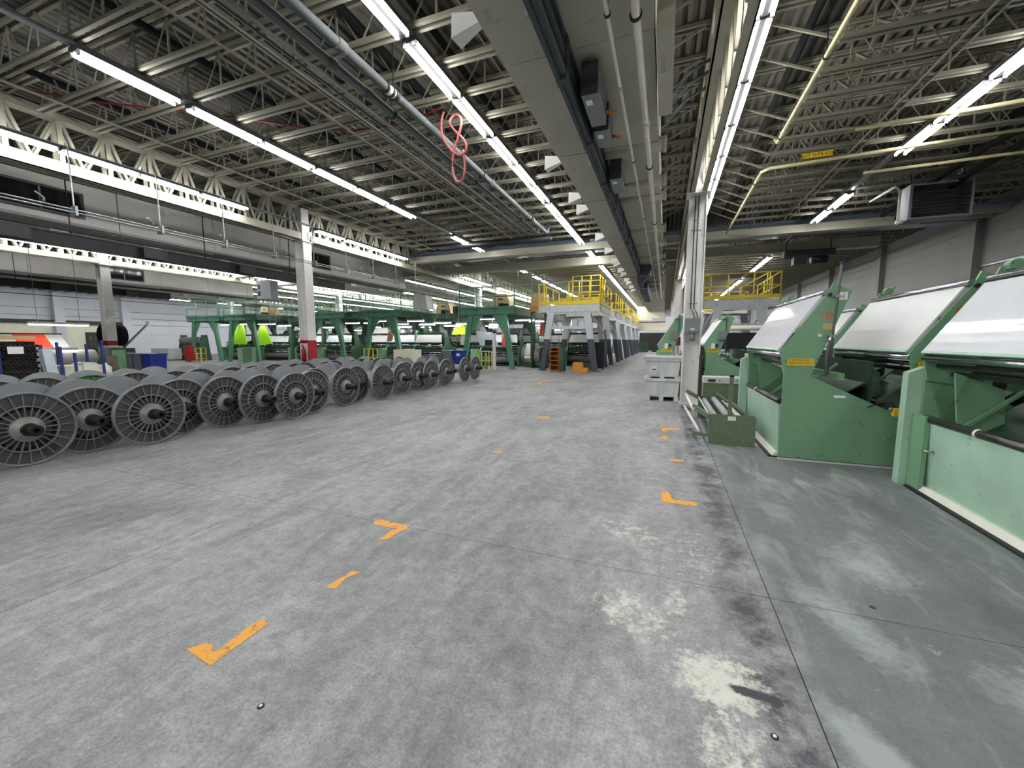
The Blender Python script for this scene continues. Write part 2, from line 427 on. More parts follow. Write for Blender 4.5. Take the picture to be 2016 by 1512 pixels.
# left wall recess drawn flat, its shade put into dark panels; steel door
MB().box(XL, XL+.05, 10.0, 22.3, 0, 3.1).build('recess_panel', 'soffit', w)
MB().box(XL, XL+.3, 8.0, 22.3, 2.85, 3.15).build('recess_shade', 'dark', w)
MB().box(XL+.3, XL+.35, 9.0, 14.5, 1.2, 2.9).build('dark_panel', 'box_dark', w)
MB().box(XL+.05, XL+.1, 19.6, 20.9, 0, 2.2).build('door_panel', 'dark', w)
w = struct('wall_back', MB().box(XL-.3, XR+.3, YF, YF+.3, -.2, ZD+.1), 'wall')
MB().box(-3.6, 1.5, YF-.06, YF, 0, 2.6).build('recess_panel', 'dark', w)  # flat dark sheet painted for the shade of the open doorway
w = struct('wall_front', MB().box(XL-.3, XR+.3, YN-.3, YN, -.2, ZD+.1), 'wall')
# the soffit over the far doorway
s = struct('trim_1', MB().box(-3.4, .35, 50, 50.4, 2.62, 3.55), 'soffit')
MB().box(-3.2, -1.5, 49.2, 50.4, 3.75, 5.4).build('upper_box', 'soffit', s)
MB().box(-3.3, .35, 49.95, 50.4, 3.58, 3.66).build('ledge', 'dark', s)

# open web joists, children of the ceiling
def joist_mesh(xa, xb, n, inset=1.25, light=False):
    b = MB()
    zt, zb = ZD-.02, 5.36
    for sy in (-1, 1):
        b.box(xa, xb, sy*.05-.022, sy*.05+.022, zt-.05, zt)
        b.box(xa+inset, xb-inset, sy*.05-.024, sy*.05+.024, zb, zb+.045)
    p = (xb-xa-2*inset)/n
    for k in range(n):
        x0 = xa+inset+k*p
        b.bar((x0, 0, zb+.03), (x0+p*.5, 0, zt-.03), .015)
        b.bar((x0+p*.5, 0, zt-.03), (x0+p, 0, zb+.03), .015)
        if not light: b.bar((x0+p*.5, 0, zb+.03), (x0+p*.5, 0, zt-.03), .022)
    b.bar((xa+.05, 0, zt-.03), (xa+inset, 0, zb+.03), .03)
    b.bar((xb-.05, 0, zt-.03), (xb-inset, 0, zb+.03), .03)
    return b.mesh('joist', 'joist')
bays = [(-11.35, .42, 12, 88), (.72, 9.55, 9, 88), (-23.0, -11.65, 12, 70), (-34.8, -23.4, 10, 50)]
far_joists = MB()
for (xa, xb, n, cnt) in bays:
    me = joist_mesh(xa, xb, n)
    far = joist_mesh(xa, xb, n, light=True)
    for k in range(-2, 88):
        y = 3.27+.705*k
        if 15.9 < y < 19.6 and xa > -24: continue
        if y < 1.0 and xa < -20: continue
        obj('joist', me if k < 25 else far, ceil, (0, y, 0)) if k < cnt else None
# rest of the joists, far left bays: merged
b = MB()
for k in range(0, 88):
    y = 3.27+.705*k
    for (xa, xb) in ((-46.8, -35.0),) + (((-34.8, -23.4),) if k >= 50 else ()) + (((-23.0, -11.65),) if k >= 70 else ()):
        b.box(xa, xb, y-.06, y+.06, ZD-.07, ZD-.02); b.box(xa+1.2, xb-1.2, y-.06, y+.06, 5.36, 5.41)
        n = 10; p = (xb-xa-2.4)/n
        for i in range(n):
            x0 = xa+1.2+i*p
            b.bar((x0, y, 5.38), (x0+p*.5, y, ZD-.05), .025); b.bar((x0+p*.5, y, ZD-.05), (x0+p, y, 5.38), .025)
b.build('distant_joists', 'joist', ceil)['kind'] = 'stuff'
# cross bridging between the joists of the wall bay and thin bridging rods in the main bay
b = MB()
for k in range(2, 40):
    y = 3.27+.705*k
    for x in (2.6, 4.6, 6.6, 8.2):
        b.bar((x, y, 5.38), (x+.0, y+.705, 5.93), .03); b.bar((x+.03, y, 5.93), (x+.03, y+.705, 5.38), .03)
b.build('cross_bridging', 'joist', ceil)['kind'] = 'stuff'
b = MB()
for x in (-9.4, -5.6, -1.9):
    b.bar((x, 1, 5.35), (x, 15.5, 5.35), .03); b.bar((x+.02, 1, 5.93), (x+.02, 60, 5.93), .03)
for x in (3.4, 6.9):
    b.bar((x, 1, 5.35), (x, 15.5, 5.35), .025); b.bar((x+.14, 1, 5.35), (x+.14, 15.5, 5.35), .025)
b.build('bridging_rod', 'joist', ceil)

# roof trusses on the column lines
YC = [10.5, 24.2, 37.9, 51.6]
web_me = {}
def truss(X, y0, y1, name, detailed, mirror=1):
    t = struct(name, MB().box(X-.13, X+.13, y0, y1, ZD-.17, ZD-.03), 'truss')
    c = MB().box(X-.18, X-.07, y0, y1, 4.79, 4.81).box(X-.18, X-.16, y0, y1, 4.79, 5.02).box(X+.07, X+.18, y0, y1, 4.79, 4.81).box(X+.16, X+.18, y0, y1, 4.79, 5.02)
    c.build('bottom_chord', 'truss', t)
    n = round((y1-y0)/.76); p = (y1-y0)/n
    key = (round(p, 4))
    if key not in web_me:
        v = MB().box(-.13, -.1, -.04, .04, 4.9, ZD-.15).box(.1, .13, -.04, .04, 4.9, ZD-.15).mesh('web_post', 'truss')
        dg = MB().bar((-.09, 0, 4.95), (-.09, p*.5, ZD-.22), .05).bar((.09, 0, 4.95), (.09, p*.5, ZD-.22), .05).bar((-.09, p*.62, ZD-.22), (-.09, p, 4.95), .05).bar((.09, p*.62, ZD-.22), (.09, p, 4.95), .05).mesh('web_diagonal', 'truss')
        gp = MB().prism([(-.09, 4.9), (.09, 4.9), (.09, 5.06), (.03, 5.14), (-.03, 5.14), (-.09, 5.06)], 'x', -.14, -.125)
        gp.prism([(-.09, 4.9), (.09, 4.9), (.09, 5.06), (.03, 5.14), (-.03, 5.14), (-.09, 5.06)], 'x', .125, .14)
        web_me[key] = (v, dg, gp.mesh('gusset', 'truss'))
    if detailed:
        for k in range(n):
            for nm, me, off in ((('web_post', web_me[key][0], p*.55), ('web_diagonal', web_me[key][1], 0)) if y0 < 0 else (('web_post', web_me[key][0], p*.55), ('web_diagonal', web_me[key][1], 0), ('gusset', web_me[key][2], 0))):
                obj(nm, me, t, (X, y0+k*p+off, 0))
    else:
        b = MB()
        for k in range(n):
            y = y0+k*p
            b.bar((X, y, 4.95), (X, y+p*.5, ZD-.22), .18, .05); b.bar((X, y+p*.62, ZD-.22), (X, y+p, 4.95), .18, .05)
            b.box(X-.13, X+.13, y+p*.55-.05, y+p*.55+.05, 4.9, ZD-.15)
        b.build('web', 'truss', t)['kind'] = 'stuff'
    return t
segs = [(-3.2, YC[0]-.2)] + [(YC[i]+.2, YC[i+1]-.2) for i in range(3)] + [(YC[3]+.2, YF)]
n = 1
for X in (.57, -11.5, -23.2, -35.0):
    for i, (a, b_) in enumerate(segs):
        truss(X, a, b_, 'roof_truss', (X > -12 and i < 2))

# H columns
def column(x, y, label, red=0):
    t = thing('column', label, 'column', (x, y, 0), 0, 'steel columns')
    t['kind'] = 'structure'
    b = MB().box(-.19, -.165, -.17, .17, 0, 4.77).box(.165, .19, -.17, .17, 0, 4.77).box(-.165, .165, -.012, .012, 0, 4.77)
    b.build('shaft', 'column', t)
    MB().box(-.24, .24, -.22, .22, 4.77, 4.79).build('cap_plate', 'column', t)
    MB().box(-.15, .15, -.15, .15, 4.79, 5.85).build('column_head', 'column', t)
    MB().box(-.22, .22, -.2, .2, 0, .02).build('base_plate', 'column', t)
    if red == 1:
        MB().box(-.193, -.162, -.173, .173, 1.28, 1.48).box(.162, .193, -.173, .173, 1.28, 1.48).box(-.165, .165, -.015, .015, 1.28, 1.48).build('red_band', 'red', t)
    if red == 2:
        MB().box(-.193, -.162, -.173, .173, 1.4, 1.5).box(.162, .194, -.174, .174, .0, 1.5).box(-.165, .165, -.015, .015, 1.4, 1.5).build('red_band', 'red', t)
    return t
c2 = column(.575, 10.42, 'white steel column beside the stacked white tubs, grey switch box on it')
c1 = column(-11.55, 10.55, 'white steel column with red band and fire extinguisher behind the warp beams', 2)
column(-23.2, 10.5, 'white steel column with a single red band by the blue bins', 1)
for i, y in enumerate(YC[1:]):
    for X, wh in ((.575, 'beside the aisle'), (-11.55, 'behind the first green gantry'), (-23.2, 'between the far green gantries'), (-35.1, 'in the far left bay')):
        column(X, y, '%s white column down the line %s' % (ordw(i+1), wh), 1)
# thin conduits up column 2
b = MB()
for dx in (-.05, .02): b.tube([(dx, -.04, 4.8), (dx, -.04, 2.25), (dx+.07, -.05, 2.12), (dx+.09, -.1, 2.0)], .012, 6)
b.bar((-.12, -.03, 2.35), (.1, -.03, 2.35), .012); b.bar((-.12, -.03, 4.0), (.1, -.03, 4.0), .012)
b.build('conduit', 'pipe_grey', c2)
sb = thing('switch_box', 'grey electrical switch box mounted on the column beside the tubs', 'switch box', (.55, 10.2, 1.68))
MB().box(-.14, .18, -.1, .05, 0, .32).build('case', 'box_grey', sb)
MB().box(-.13, .17, -.115, -.1, .015, .305).build('cover', 'box_grey', sb)
MB().box(-.02, .06, -.118, -.115, .06, .09).build('nameplate', 'paper', sb)
MB().cyl((.02, -.03, -.02), (.02, -.03, -.2), .06, 10, .07).cyl((.02, -.03, 0), (.02, -.03, -.03), .075, 10).build('receptacle', 'box_grey', sb)

# the strip across the roof: two white girders with blue grey panels between
for i, (y0, y1, z0, z1, nm) in enumerate(((16.3, 16.55, 5.08, 5.32, 'roof_girder_1'), (18.9, 19.2, 4.95, 5.3, 'roof_girder_2'))):
    for (xa, xb, sfx) in ((-23, -11.75, ''), (-11.3, .35, ''), (.8, 7.2, '')):
        o = MB().box(xa, xb, y0, y1, z0, z1).box(xa, xb, y0-.06, y1+.06, z0-.02, z0).build('roof_girder', 'truss')
        o['kind'] = 'structure'
for (xa, xb) in ((-23, -11.75), (-11.3, .35), (.8, 9.5)):
    b = MB()
    o = MB().box(xa, xb, 16.6, 18.9, 5.5, 5.56).build('ceiling_panel', 'blue_panel'); o['kind'] = 'structure'
    for k in range(3):
        MB().box(xa, xb, 17.0+k*.65, 17.16+k*.65, 5.38, 5.5).build('panel_rib', 'truss', o)
    MB().box(xa, xb, 17.9, 18.45, 5.37, 5.385).build('blue_panel', 'blue_panel', o)

# ================================================================== LIGHTS
ZT = 5.22
def fixture_meshes(L):
    h = MB().box(-.1, .1, 0, L, ZT+.035, ZT+.085).prism([(-.06, ZT+.035), (.06, ZT+.035), (.03, ZT+.012), (-.03, ZT+.012)], 'y', 0, L)
    e = MB().box(-.02, .02, 0, .022, ZT-.025, ZT+.035)
    tb = MB().cyl((-.075, .03, ZT), (-.075, L-.03, ZT), .018, 8)
    return h.mesh('housing', 'box_dark'), e.mesh('lamp_holder', 'paper'), tb.mesh('tube', 'tube'), MB().cyl((.075, .03, ZT), (.075, L-.03, ZT), .018, 8).mesh('tube', 'tube')
FX = {1.22: fixture_meshes(1.22), 2.44: fixture_meshes(2.44)}
def light_row(X, ys, where, group, L=1.22):
    drop = -.13 if X == -10.95 else 0     # this row hangs a little lower, on its raceway
    for i, y in enumerate(ys):
        if isinstance(y, tuple): y, LL = y
        else: LL = L
        fm = FX[LL]
        nm = 'strip_light'
        o = thing(nm, '%s tube light from the camera %s' % (ordw(i), where), 'light', (X, y, drop), 0, group)
        obj('housing', fm[0], o); obj('tube', fm[2], o); obj('tube', fm[3], o)
        if y < 13:
            for hx in (-.075, .075):
                for hy in (.01, LL-.032): obj('lamp_holder', fm[1], o, (hx, hy, 0))
def seq(a, b, step): 
    r = []
    while a < b: r.append(a); a += step
    return r
far = lambda a, b: [(y, 2.44) for y in seq(a, b, 2.52)]
light_row(-7.35, [3.26, 4.63, 5.86, 7.13, 8.38, 9.66, 13.3, 14.65, (20.3, 1.22)]+[(y, 1.22) for y in seq(23.0, 34, 1.75)]+far(36, 60), 'in the row between truss and grey pipes', 'tube lights of the middle roof row')
light_row(-3.17, [3.35, 4.68, 5.94, 7.25, 8.5, 9.75, 11.1, 12.35, 13.6, 14.85]+seq(16.7, 24, 1.26)+far(24.3, 61), 'in the bright row beside the white duct', 'tube lights beside the duct')
light_row(-10.95, [3.25, 4.51, 5.72, 6.97, 10.53, 11.87, 13.1, 14.35, (21, 1.22), (22.3, 1.22), (23.6, 1.22)]+far(26, 60), 'in the row along the extinguisher column truss', 'tube lights along the far truss')
light_row(.93, seq(3.3, 13.5, 1.27)+far(19.5, 60), 'in the row above the tub stack', 'tube lights above the tub stack')
light_row(4.28, [7.0, 8.28, 9.55, 13.15, 14.6, 19.6, 21.6, 23.0, 24.4]+far(29, 60), 'in the row over the inspection machines', 'tube lights over the inspection machines')
light_row(-15.3, far(20.3, 58), 'in the row over the second green gantry', 'tube lights over the second gantry')
light_row(-19.3, far(20.3, 58), 'in the row over the third green gantry', 'tube lights over the third gantry')
light_row(-22.85, far(5.0, 58), 'in the row by the single banded column', 'tube lights by the second column line')
light_row(-27.2, far(14, 58), 'in the row over the fourth green gantry', 'tube lights over the fourth gantry')
light_row(-31.2, far(14, 58), 'in the row over the fifth green gantry', 'tube lights over the fifth gantry')
light_row(-36.5, [(y, 2.44) for y in seq(8, 58, 5.0)], 'in the row one out from the white left wall', 'tube lights by the left wall')
light_row(-42.5, [(y, 2.44) for y in seq(8, 58, 5.0)], 'in the row hugging the white left wall', 'tube lights hugging the left wall')
for X, lab in ((-7.35, 'in the truss side row'), (-3.17, 'in the duct row'), (.93, 'in the tub stack row'), (4.28, 'in the machine row'), (-10.95, 'in the far truss row')):  # unseen rows continued behind the view, added to light the near floor
    for i, y in enumerate((-1.35, -3.9, -6.45, -9.0)):
        fm = FX[2.44]
        o = thing('strip_light', '%s added tube light behind the camera %s' % (ordw(i), lab), 'light', (X, y, 0), 0, 'added tube lights behind the camera')
        obj('housing', fm[0], o); obj('tube', fm[2], o); obj('tube', fm[3], o)
for X, lab in ((-7.35, 'grey steel raceway carrying the middle roof row of tube lights'), (-3.17, 'grey steel raceway above the bright tube row beside the duct'),
               (-10.95, 'grey steel raceway above the tube lights along the far truss'), (4.28, 'grey steel raceway over the inspection machines'), (.93, 'grey steel raceway along the truss above the tub stack'),
               (-15.3, 'grey raceway over the second green gantry'), (-19.3, 'grey raceway over the third green gantry'), (-22.85, 'grey raceway by the second column line'), (-27.2, 'grey raceway over the fourth green gantry'),
               (-31.2, 'grey raceway over the fifth green gantry'), (-36.5, 'grey raceway nearest the white left wall but one'), (-42.5, 'grey raceway hugging the white left wall')):
    tag(MB().box(X-.05, X+.05, -9.5 if X > -12 or X == -22.85 else 7, 60.5, ZT+(.085 if X != -10.95 else -.045), ZT+(.14 if X != -10.95 else -.01)).build('raceway', 'galv'), lab, 'raceway')

hr = thing('hanger_rods', 'thin rods holding the tube row along the far truss up to the joists', 'hanger')
for y in seq(2.5, 30, 2.44): MB().bar((-10.95, y, ZT-.01), (-10.95, y, 5.37), .014).build('rod', 'galv', hr)
# ================================================================== DUCT OVER THE AISLE
dz = 4.6
du = thing('air_duct', 'big white insulated air duct hanging over the aisle', 'duct')
y = -1.5; k = 0
while y < 47:
    L = 1.22; j = rnd.uniform(-.012, .012)
    MB().box(-1.83+j, -.22+j, y+.006, y+L-.006, dz+abs(j), 5.3).build('duct_section', 'duct', du)
    y += L
MB().box(-1.8, -.25, -1.5, 47, dz+.03, 5.28).build('duct_core', 'dark', du)
noz = MB().hexa([(-.02,-.05,-.02),(-.36,-.12,-.16),(-.36,.2,-.12),(-.02,.1,0),(-.02,-.05,.1),(-.36,-.1,.14),(-.36,.16,.1),(-.02,.1,.1)]).mesh('air_scoop', 'cloth_white')
for yy in (3.98, 7.35, 9.25, 10.1, 12.9, 14.95, 16.9, 17.6, 19.2, 20.4, 22.2, 23.5, 25.4, 26.8):
    obj('air_scoop', noz, du, (-1.83, yy, dz+.06), scale=(.85, .7, .8))
b = MB().cyl((-1.0, 0, 0), (.03, 0, 0), .11, 12).cyl((.0, 0, 0), (.05, 0, 0), .125, 12).mesh('cross_branch', 'duct')
for yy in (7.2, 8.75, 9.6, 12.3, 14.2, 16.2, 17.6, 19.4, 21.4, 23.0, 25, 27):
    obj('cross_branch', b, du, (-.15, yy, dz+.02))
MB().box(-.2, -.03, 4.5, 6.1, 4.5, 4.82).box(-.11, -.08, 4.9, 5.15, 4.44, 4.5).build('side_box', 'duct', du)
# return air opening and far step of the duct
MB().box(-1.85, -.2, 47.0, 47.3, 3.9, 5.6).build('end_housing', 'soffit', du)
bw = thing('busway', 'dark grey steel busway slung under the white duct', 'busway', (-1.09, 0, 4.15))
MB().box(-.06, -.02, -1.5, 17.5, 0, .42).box(-.02, .04, -1.5, 17.5, .03, .1).box(-.02, .03, -1.5, 17.5, .16, .3).box(-.02, .04, -1.5, 17.5, .36, .42).build('rail', 'busway', bw)
for yy in seq(-.2, 17, 1.5): MB().box(-.065, .05, yy, yy+.12, -.005, .425).build('joint_clamp', 'busway', bw)
for yy in seq(.4, 17, 3): MB().box(-.085, -.06, yy, yy+.03, -.01, .46).build('hanger', 'galv', bw)
for i, (y0, y1, z0, mt, lab) in enumerate(((4.75, 5.45, 4.2, 'box_grey', 'large grey fused tap box on the busway, first from the camera'), (5.62, 6.1, 4.22, 'box_grey', 'smaller grey tap box on the busway just past the large one'),
                           (7.25, 7.95, 4.2, 'box_dark', 'black ended tap box on the busway below the duct'))):
    tb = thing('tap_box', lab, 'switch box', (-.98, y0, z0))
    MB().box(0, .18, 0, y1-y0, 0, .34).build('case', 'box_grey', tb)
    MB().box(-.003, .183, -.01, 0, 0, .34).build('end_plate', 'box_dark', tb)
    MB().cyl((.18, (y1-y0)*.85, .1), (.3, (y1-y0)*.85, .06), .02, 8).build('handle', 'wood' if i < 2 else 'galv', tb)
    MB().box(.03, .1, .1, .2, -.006, 0).build('label_plate', 'paper', tb)
fn = thing('busway_elbow', 'dark steel funnel shaped elbow at the end of the busway', 'busway', (-1.09, 17.5, 4.1))
fn.location = (-1.09, 17.5, 4.1)
MB().hexa([(-.08,0,0),(.4,0,.1),(.4,1.1,.1),(-.08,1.1,-.3),(-.08,0,.45),(.5,0,.45),(.5,1.1,.45),(-.08,1.1,.45)]).build('funnel', 'busway', fn)
MB().box(-.15, .2, 3.2, 9, -.25, .15).build('lower_run', 'busway', fn)
MB().box(-.02, .02, 1.1, 9, -.1, .5).build('web_plate', 'dark', fn)
def pipe(name, pts, r, mt, label, cat='pipe', n=8, couplings=(), straps=(), group=None):
    o = thing(name, label, cat, (0,0,0), 0, group)
    MB().tube(pts, r, n).build('pipe_run', mt, o)
    for c, ax in couplings:
        p = Vector(c); q = p+Vector(ax)
        MB().cyl(p, q, r*1.25, 10).build('coupling', mt, o)
    for c in straps:
        MB().bar(c, (c[0], c[1], ZD-.1), .012).cyl((c[0], c[1]-.015, c[2]), (c[0], c[1]+.015, c[2]), r*1.35, 10).build('hanger', 'dark', o)
    return o
pipe('water_pipe', [(-.6, -1, 4.42), (-.6, 30, 4.42)], .022, 'pipe_white', 'thin white pipe running under the duct beside the busway',
     couplings=[((-.6, y, 4.42), (0, .06, 0)) for y in (5.1, 7.3, 10)], straps=[(-.6, y, 4.42) for y in (4, 7.2, 10.5)])
pipe('steam_pipe', [(-.36, -1, 4.42), (-.36, 30, 4.42)], .042, 'pipe_white', 'thicker white pipe under the duct along its outer edge',
     couplings=[((-.36, y, 4.42), (0, .1, 0)) for y in (6.0, 7.5, 9.3)], straps=[(-.36, y, 4.42) for y in (4.1, 7.5, 11)])
pipe('roof_main', [(-4.13, -1, 5.02), (-4.13, 13.2, 5.02), (-4.13, 13.4, 5.2), (-4.13, 13.4, 5.4)], .062, 'pipe_grey', 'thick grey steel pipe under the joists beside the red hose, outer of the pair',
     couplings=[((-4.13, y, 5.02), (0, .12, 0)) for y in (4.3, 4.95, 8.2)], straps=[(-4.13, y, 5.02) for y in (5.6, 8.5, 11.5)])
pipe('roof_main', [(-3.8, -1, 5.03), (-3.8, 13.2, 5.03), (-3.8, 13.4, 5.2), (-3.8, 13.4, 5.4)], .062, 'pipe_grey', 'thick grey steel pipe under the joists with black coupling rings, nearer the tube lights',
     couplings=[((-3.8, y, 5.03), (0, .14, 0)) for y in (4.1, 8.6, 11.6)], straps=[(-3.8, y, 5.03) for y in (5.2, 8.2, 11.5)])
b = thing('rubber_coupling', 'white sleeve with two black rubber rings on the grey roof pipe', 'coupling', (-3.8, 5.0, 5.03))
MB().cyl((0,0,0), (0,.26,0), .068, 12).build('sleeve', 'cloth_white', b)
for yy in (0, .11, .22): MB().cyl((0,yy,0), (0,yy+.04,0), .076, 12).build('ring', 'black', b)
for i, (X, z, r) in enumerate(((-4.75, 5.2, .018), (-4.62, 5.2, .022), (-5.0, 5.28, .015), (-5.06, 5.28, .015))):
    pipe('conduit', [(X, -1, z), (X, 14, z)], r, 'pipe_grey' if i < 2 else 'joist', '%s grey conduit out from the thick grey roof pipes' % ordw(i), 'conduit', 6)
pipe('cross_main', [(-8.4, 14.2, 5.1), (-3.9, 14.2, 5.1)], .1, 'dark', 'dark pipe running across the bay below the joists before the white girder')
for i, (X, z) in enumerate(((-9.64, 5.76), (-6.82, 5.76), (-4.08, 5.76), (-3.18, 5.78), (1.68, 5.76), (6.1, 5.8))):
    pipe('black_pipe', [(X, -1, z), (X, 15.8, z)], .06 if i not in (3,) else .05, 'pipe_black',
         ['black pipe threading the joists beside the left truss', 'black pipe threading the joists above the middle light row', 'black pipe threading the joists over the grey pipes', 'black pipe threading the joists above the tube row by the duct', 'black pipe threading the joists by the cream pipe', 'black pipe high in the joists over the unit heater'][i])
# paired sprinkler pipes hung off the truss
sp = thing('sprinkler_line', 'pair of thin bright pipes hung on rods below the truss', 'pipe')
for (X, z) in ((-10.76, 3.95), (-10.86, 4.03)): MB().tube([(X, -2, z), (X, 30, z)], .014, 6).build('pipe_run', 'galv', sp)
for yy in seq(1.7, 16, 1.43):
    MB().bar((-10.81, yy, 3.93), (-10.81, yy, 5.2), .02).box(-10.9, -10.72, yy-.02, yy+.02, 3.9, 4.08).build('hanger_rod', 'galv', sp)
for yy in (4.15, 5.85, 7.4, 9.2, 12.5): MB().cyl((-10.8, yy, 4.04), (-10.8, yy, 4.13), .02, 6).bar((-10.8, yy, 4.12), (-10.75, yy-.12, 4.18), .025).build('spray_head', 'galv', sp)
# red air hose looped through the joists
tag(MB().tube([(-10.2,3.3,5.55), (-9.6,3.7,5.45), (-9.0,4.3,5.47), (-8.2,4.9,5.5), (-7.2,5.6,5.5), (-6.5,6.1,5.47), (-5.7,6.5,5.46), (-4.8,6.7,5.5), (-4.2,6.6,5.5), (-3.7,6.4,5.45)], .016, 8).build('air_hose', 'hose_dark'),
    'dark red hose trailing across the roof joists', 'hose')
def loop(c, rx, rz, tilt, n=20, a0=0, a1=2*PI):
    return [(c[0]+rx*math.cos(a0+(a1-a0)*k/n), c[1]+tilt*math.sin(a0+(a1-a0)*k/n), c[2]+rz*math.sin(a0+(a1-a0)*k/n)) for k in range(n+1)]
pts = [(-3.62,6.3,5.3), (-3.64,6.25,5.1), (-3.58,6.2,4.85), (-3.42,6.2,4.62), (-3.27,6.2,4.52), (-3.17,6.2,4.56), (-3.16,6.22,4.68), (-3.26,6.24,4.82), (-3.42,6.26,4.98), (-3.5,6.28,5.12), (-3.4,6.3,5.22), (-3.28,6.28,5.12), (-3.29,6.24,4.9),
       (-3.38,6.2,4.6), (-3.4,6.18,4.34), (-3.34,6.16,4.14), (-3.25,6.15,4.08), (-3.18,6.16,4.16), (-3.17,6.18,4.36), (-3.22,6.22,4.6)]
from mathutils.geometry import interpolate_bezier
sm = []
for i in range(len(pts)-1):
    p0 = Vector(pts[max(i-1,0)]); p1 = Vector(pts[i]); p2 = Vector(pts[i+1]); p3 = Vector(pts[min(i+2,len(pts)-1)])
    sm += interpolate_bezier(p1, p1+(p2-p0)/6, p2-(p3-p1)/6, p2, 5)[:-1]
sm.append(Vector(pts[-1]))
tag(MB().tube(sm, .019, 8).build('air_hose', 'hose_red'), 'coiled pink red hose dangling below the roof beside the tube lights', 'hose')
# wall bay pipes
pipe('heating_pipe', [(1.82, -1, 5.18), (1.82, 9.2, 5.18), (1.82, 9.35, 5.3)], .032, 'pipe_cream', 'cream pipe ending with an elbow beside the bright tube row',
     straps=[(1.82, 6.75, 5.18), (1.82, 9.0, 5.18)], couplings=[((1.82, 8.75, 5.18), (0, .1, 0))])
pipe('heating_pipe', [(6.4, 10.0, 5.14), (1.95, 10.36, 5.14), (1.82, 10.5, 5.14), (1.82, 16, 5.14)], .032, 'pipe_cream', 'cream pipe bending from the wall bay along the roof past the column',
     straps=[(1.82, 11.2, 5.14)], couplings=[((1.82, 10.9, 5.14), (0, .1, 0))])
pipe('heating_pipe', [(3.0, 9.2, 5.2), (9.3, 8.7, 5.2)], .03, 'pipe_cream', 'cream pipe crossing the roof above the unit heater')
pipe('heating_pipe', [(3.9, 11.3, 5.12), (9.3, 11.0, 5.12)], .03, 'pipe_cream', 'second cream pipe crossing the roof behind the unit heater')
sg = thing('pipe_sign', 'small yellow sign on the cream roof pipe', 'sign', (2.72, 10.16, 5.22))
MB().box(-.26, .26, 0, .006, -.05, .05).build('plate', 'sign_yellow', sg)
text('lettering', 'HOT WTR RTN', .085, 'ink', sg, (0, -.003, 0), (PI/2, 0, 0))
# unit heater
uh = thing('unit_heater', 'dark louvred unit heater hanging near the block wall', 'heater', (5.27, 12.6, 4.35))
MB().box(0, 1.15, 0, .5, 0, .04).box(0, 1.15, 0, .5, .76, .8).box(0, .06, 0, .5, .04, .76).box(1.1, 1.15, 0, .5, .04, .76).box(.06, 1.1, .44, .5, .04, .76).build('casing', 'box_grey', uh)
for k in range(9): MB().hexa([(.06,.0,.07+k*.077),(1.1,.0,.07+k*.077),(1.1,.1,.1+k*.077),(.06,.1,.1+k*.077),(.06,.0,.085+k*.077),(1.1,.0,.085+k*.077),(1.1,.1,.115+k*.077),(.06,.1,.115+k*.077)]).build('louvre', 'pipe_black', uh)
for x_ in (.1, 1.05): MB().bar((x_, .25, .8), (x_, .25, 1.6), .02).build('hanger', 'dark', uh)
MB().tube([(-.1, .2, .05), (-.1, .2, .72), (-.2, .2, .85), (-.2, 1.5, .9)], .03, 8).cyl((-.14, .2, 0), (0, .2, 0), .04, 8).build('feed_pipe', 'pipe_white', uh)
for i, (X, z) in enumerate(((5.9, 5.32), (6.25, 5.2))):
    pipe('black_pipe', [(X, 15.5, z-.12), (X-.1, 11.2, z), (X+.35, 9.6, z+.1), (9.4, 9.0-i*.4, z+.1)], .07, 'pipe_black', ['black lagged pipe bending to the wall above the heater', 'lower black lagged pipe bending to the wall above the heater'][i])
# box conduits across the bay below the far end of the duct
for i, (y0, z) in enumerate(((17.6, 4.05), (19.9, 3.85))):
    pipe('cross_conduit', [(-10.5, y0, z-.1), (-.9, y0, z+.05)], .018, 'galv', ['thin grey conduit spanning the bay over the gantry rails', 'second thin grey conduit spanning over the yellow rails'][i], 'conduit', 6)
for i, y0 in enumerate((5.9, 6.15, 6.5)):
    pipe('conduit', [(-.1, y0+.3, 4.75), (.15, y0, 4.85), (.42, y0-.05, 4.95)], .02, 'galv', '%s short bent conduit between duct and truss' % ordw(i), 'conduit', 6)

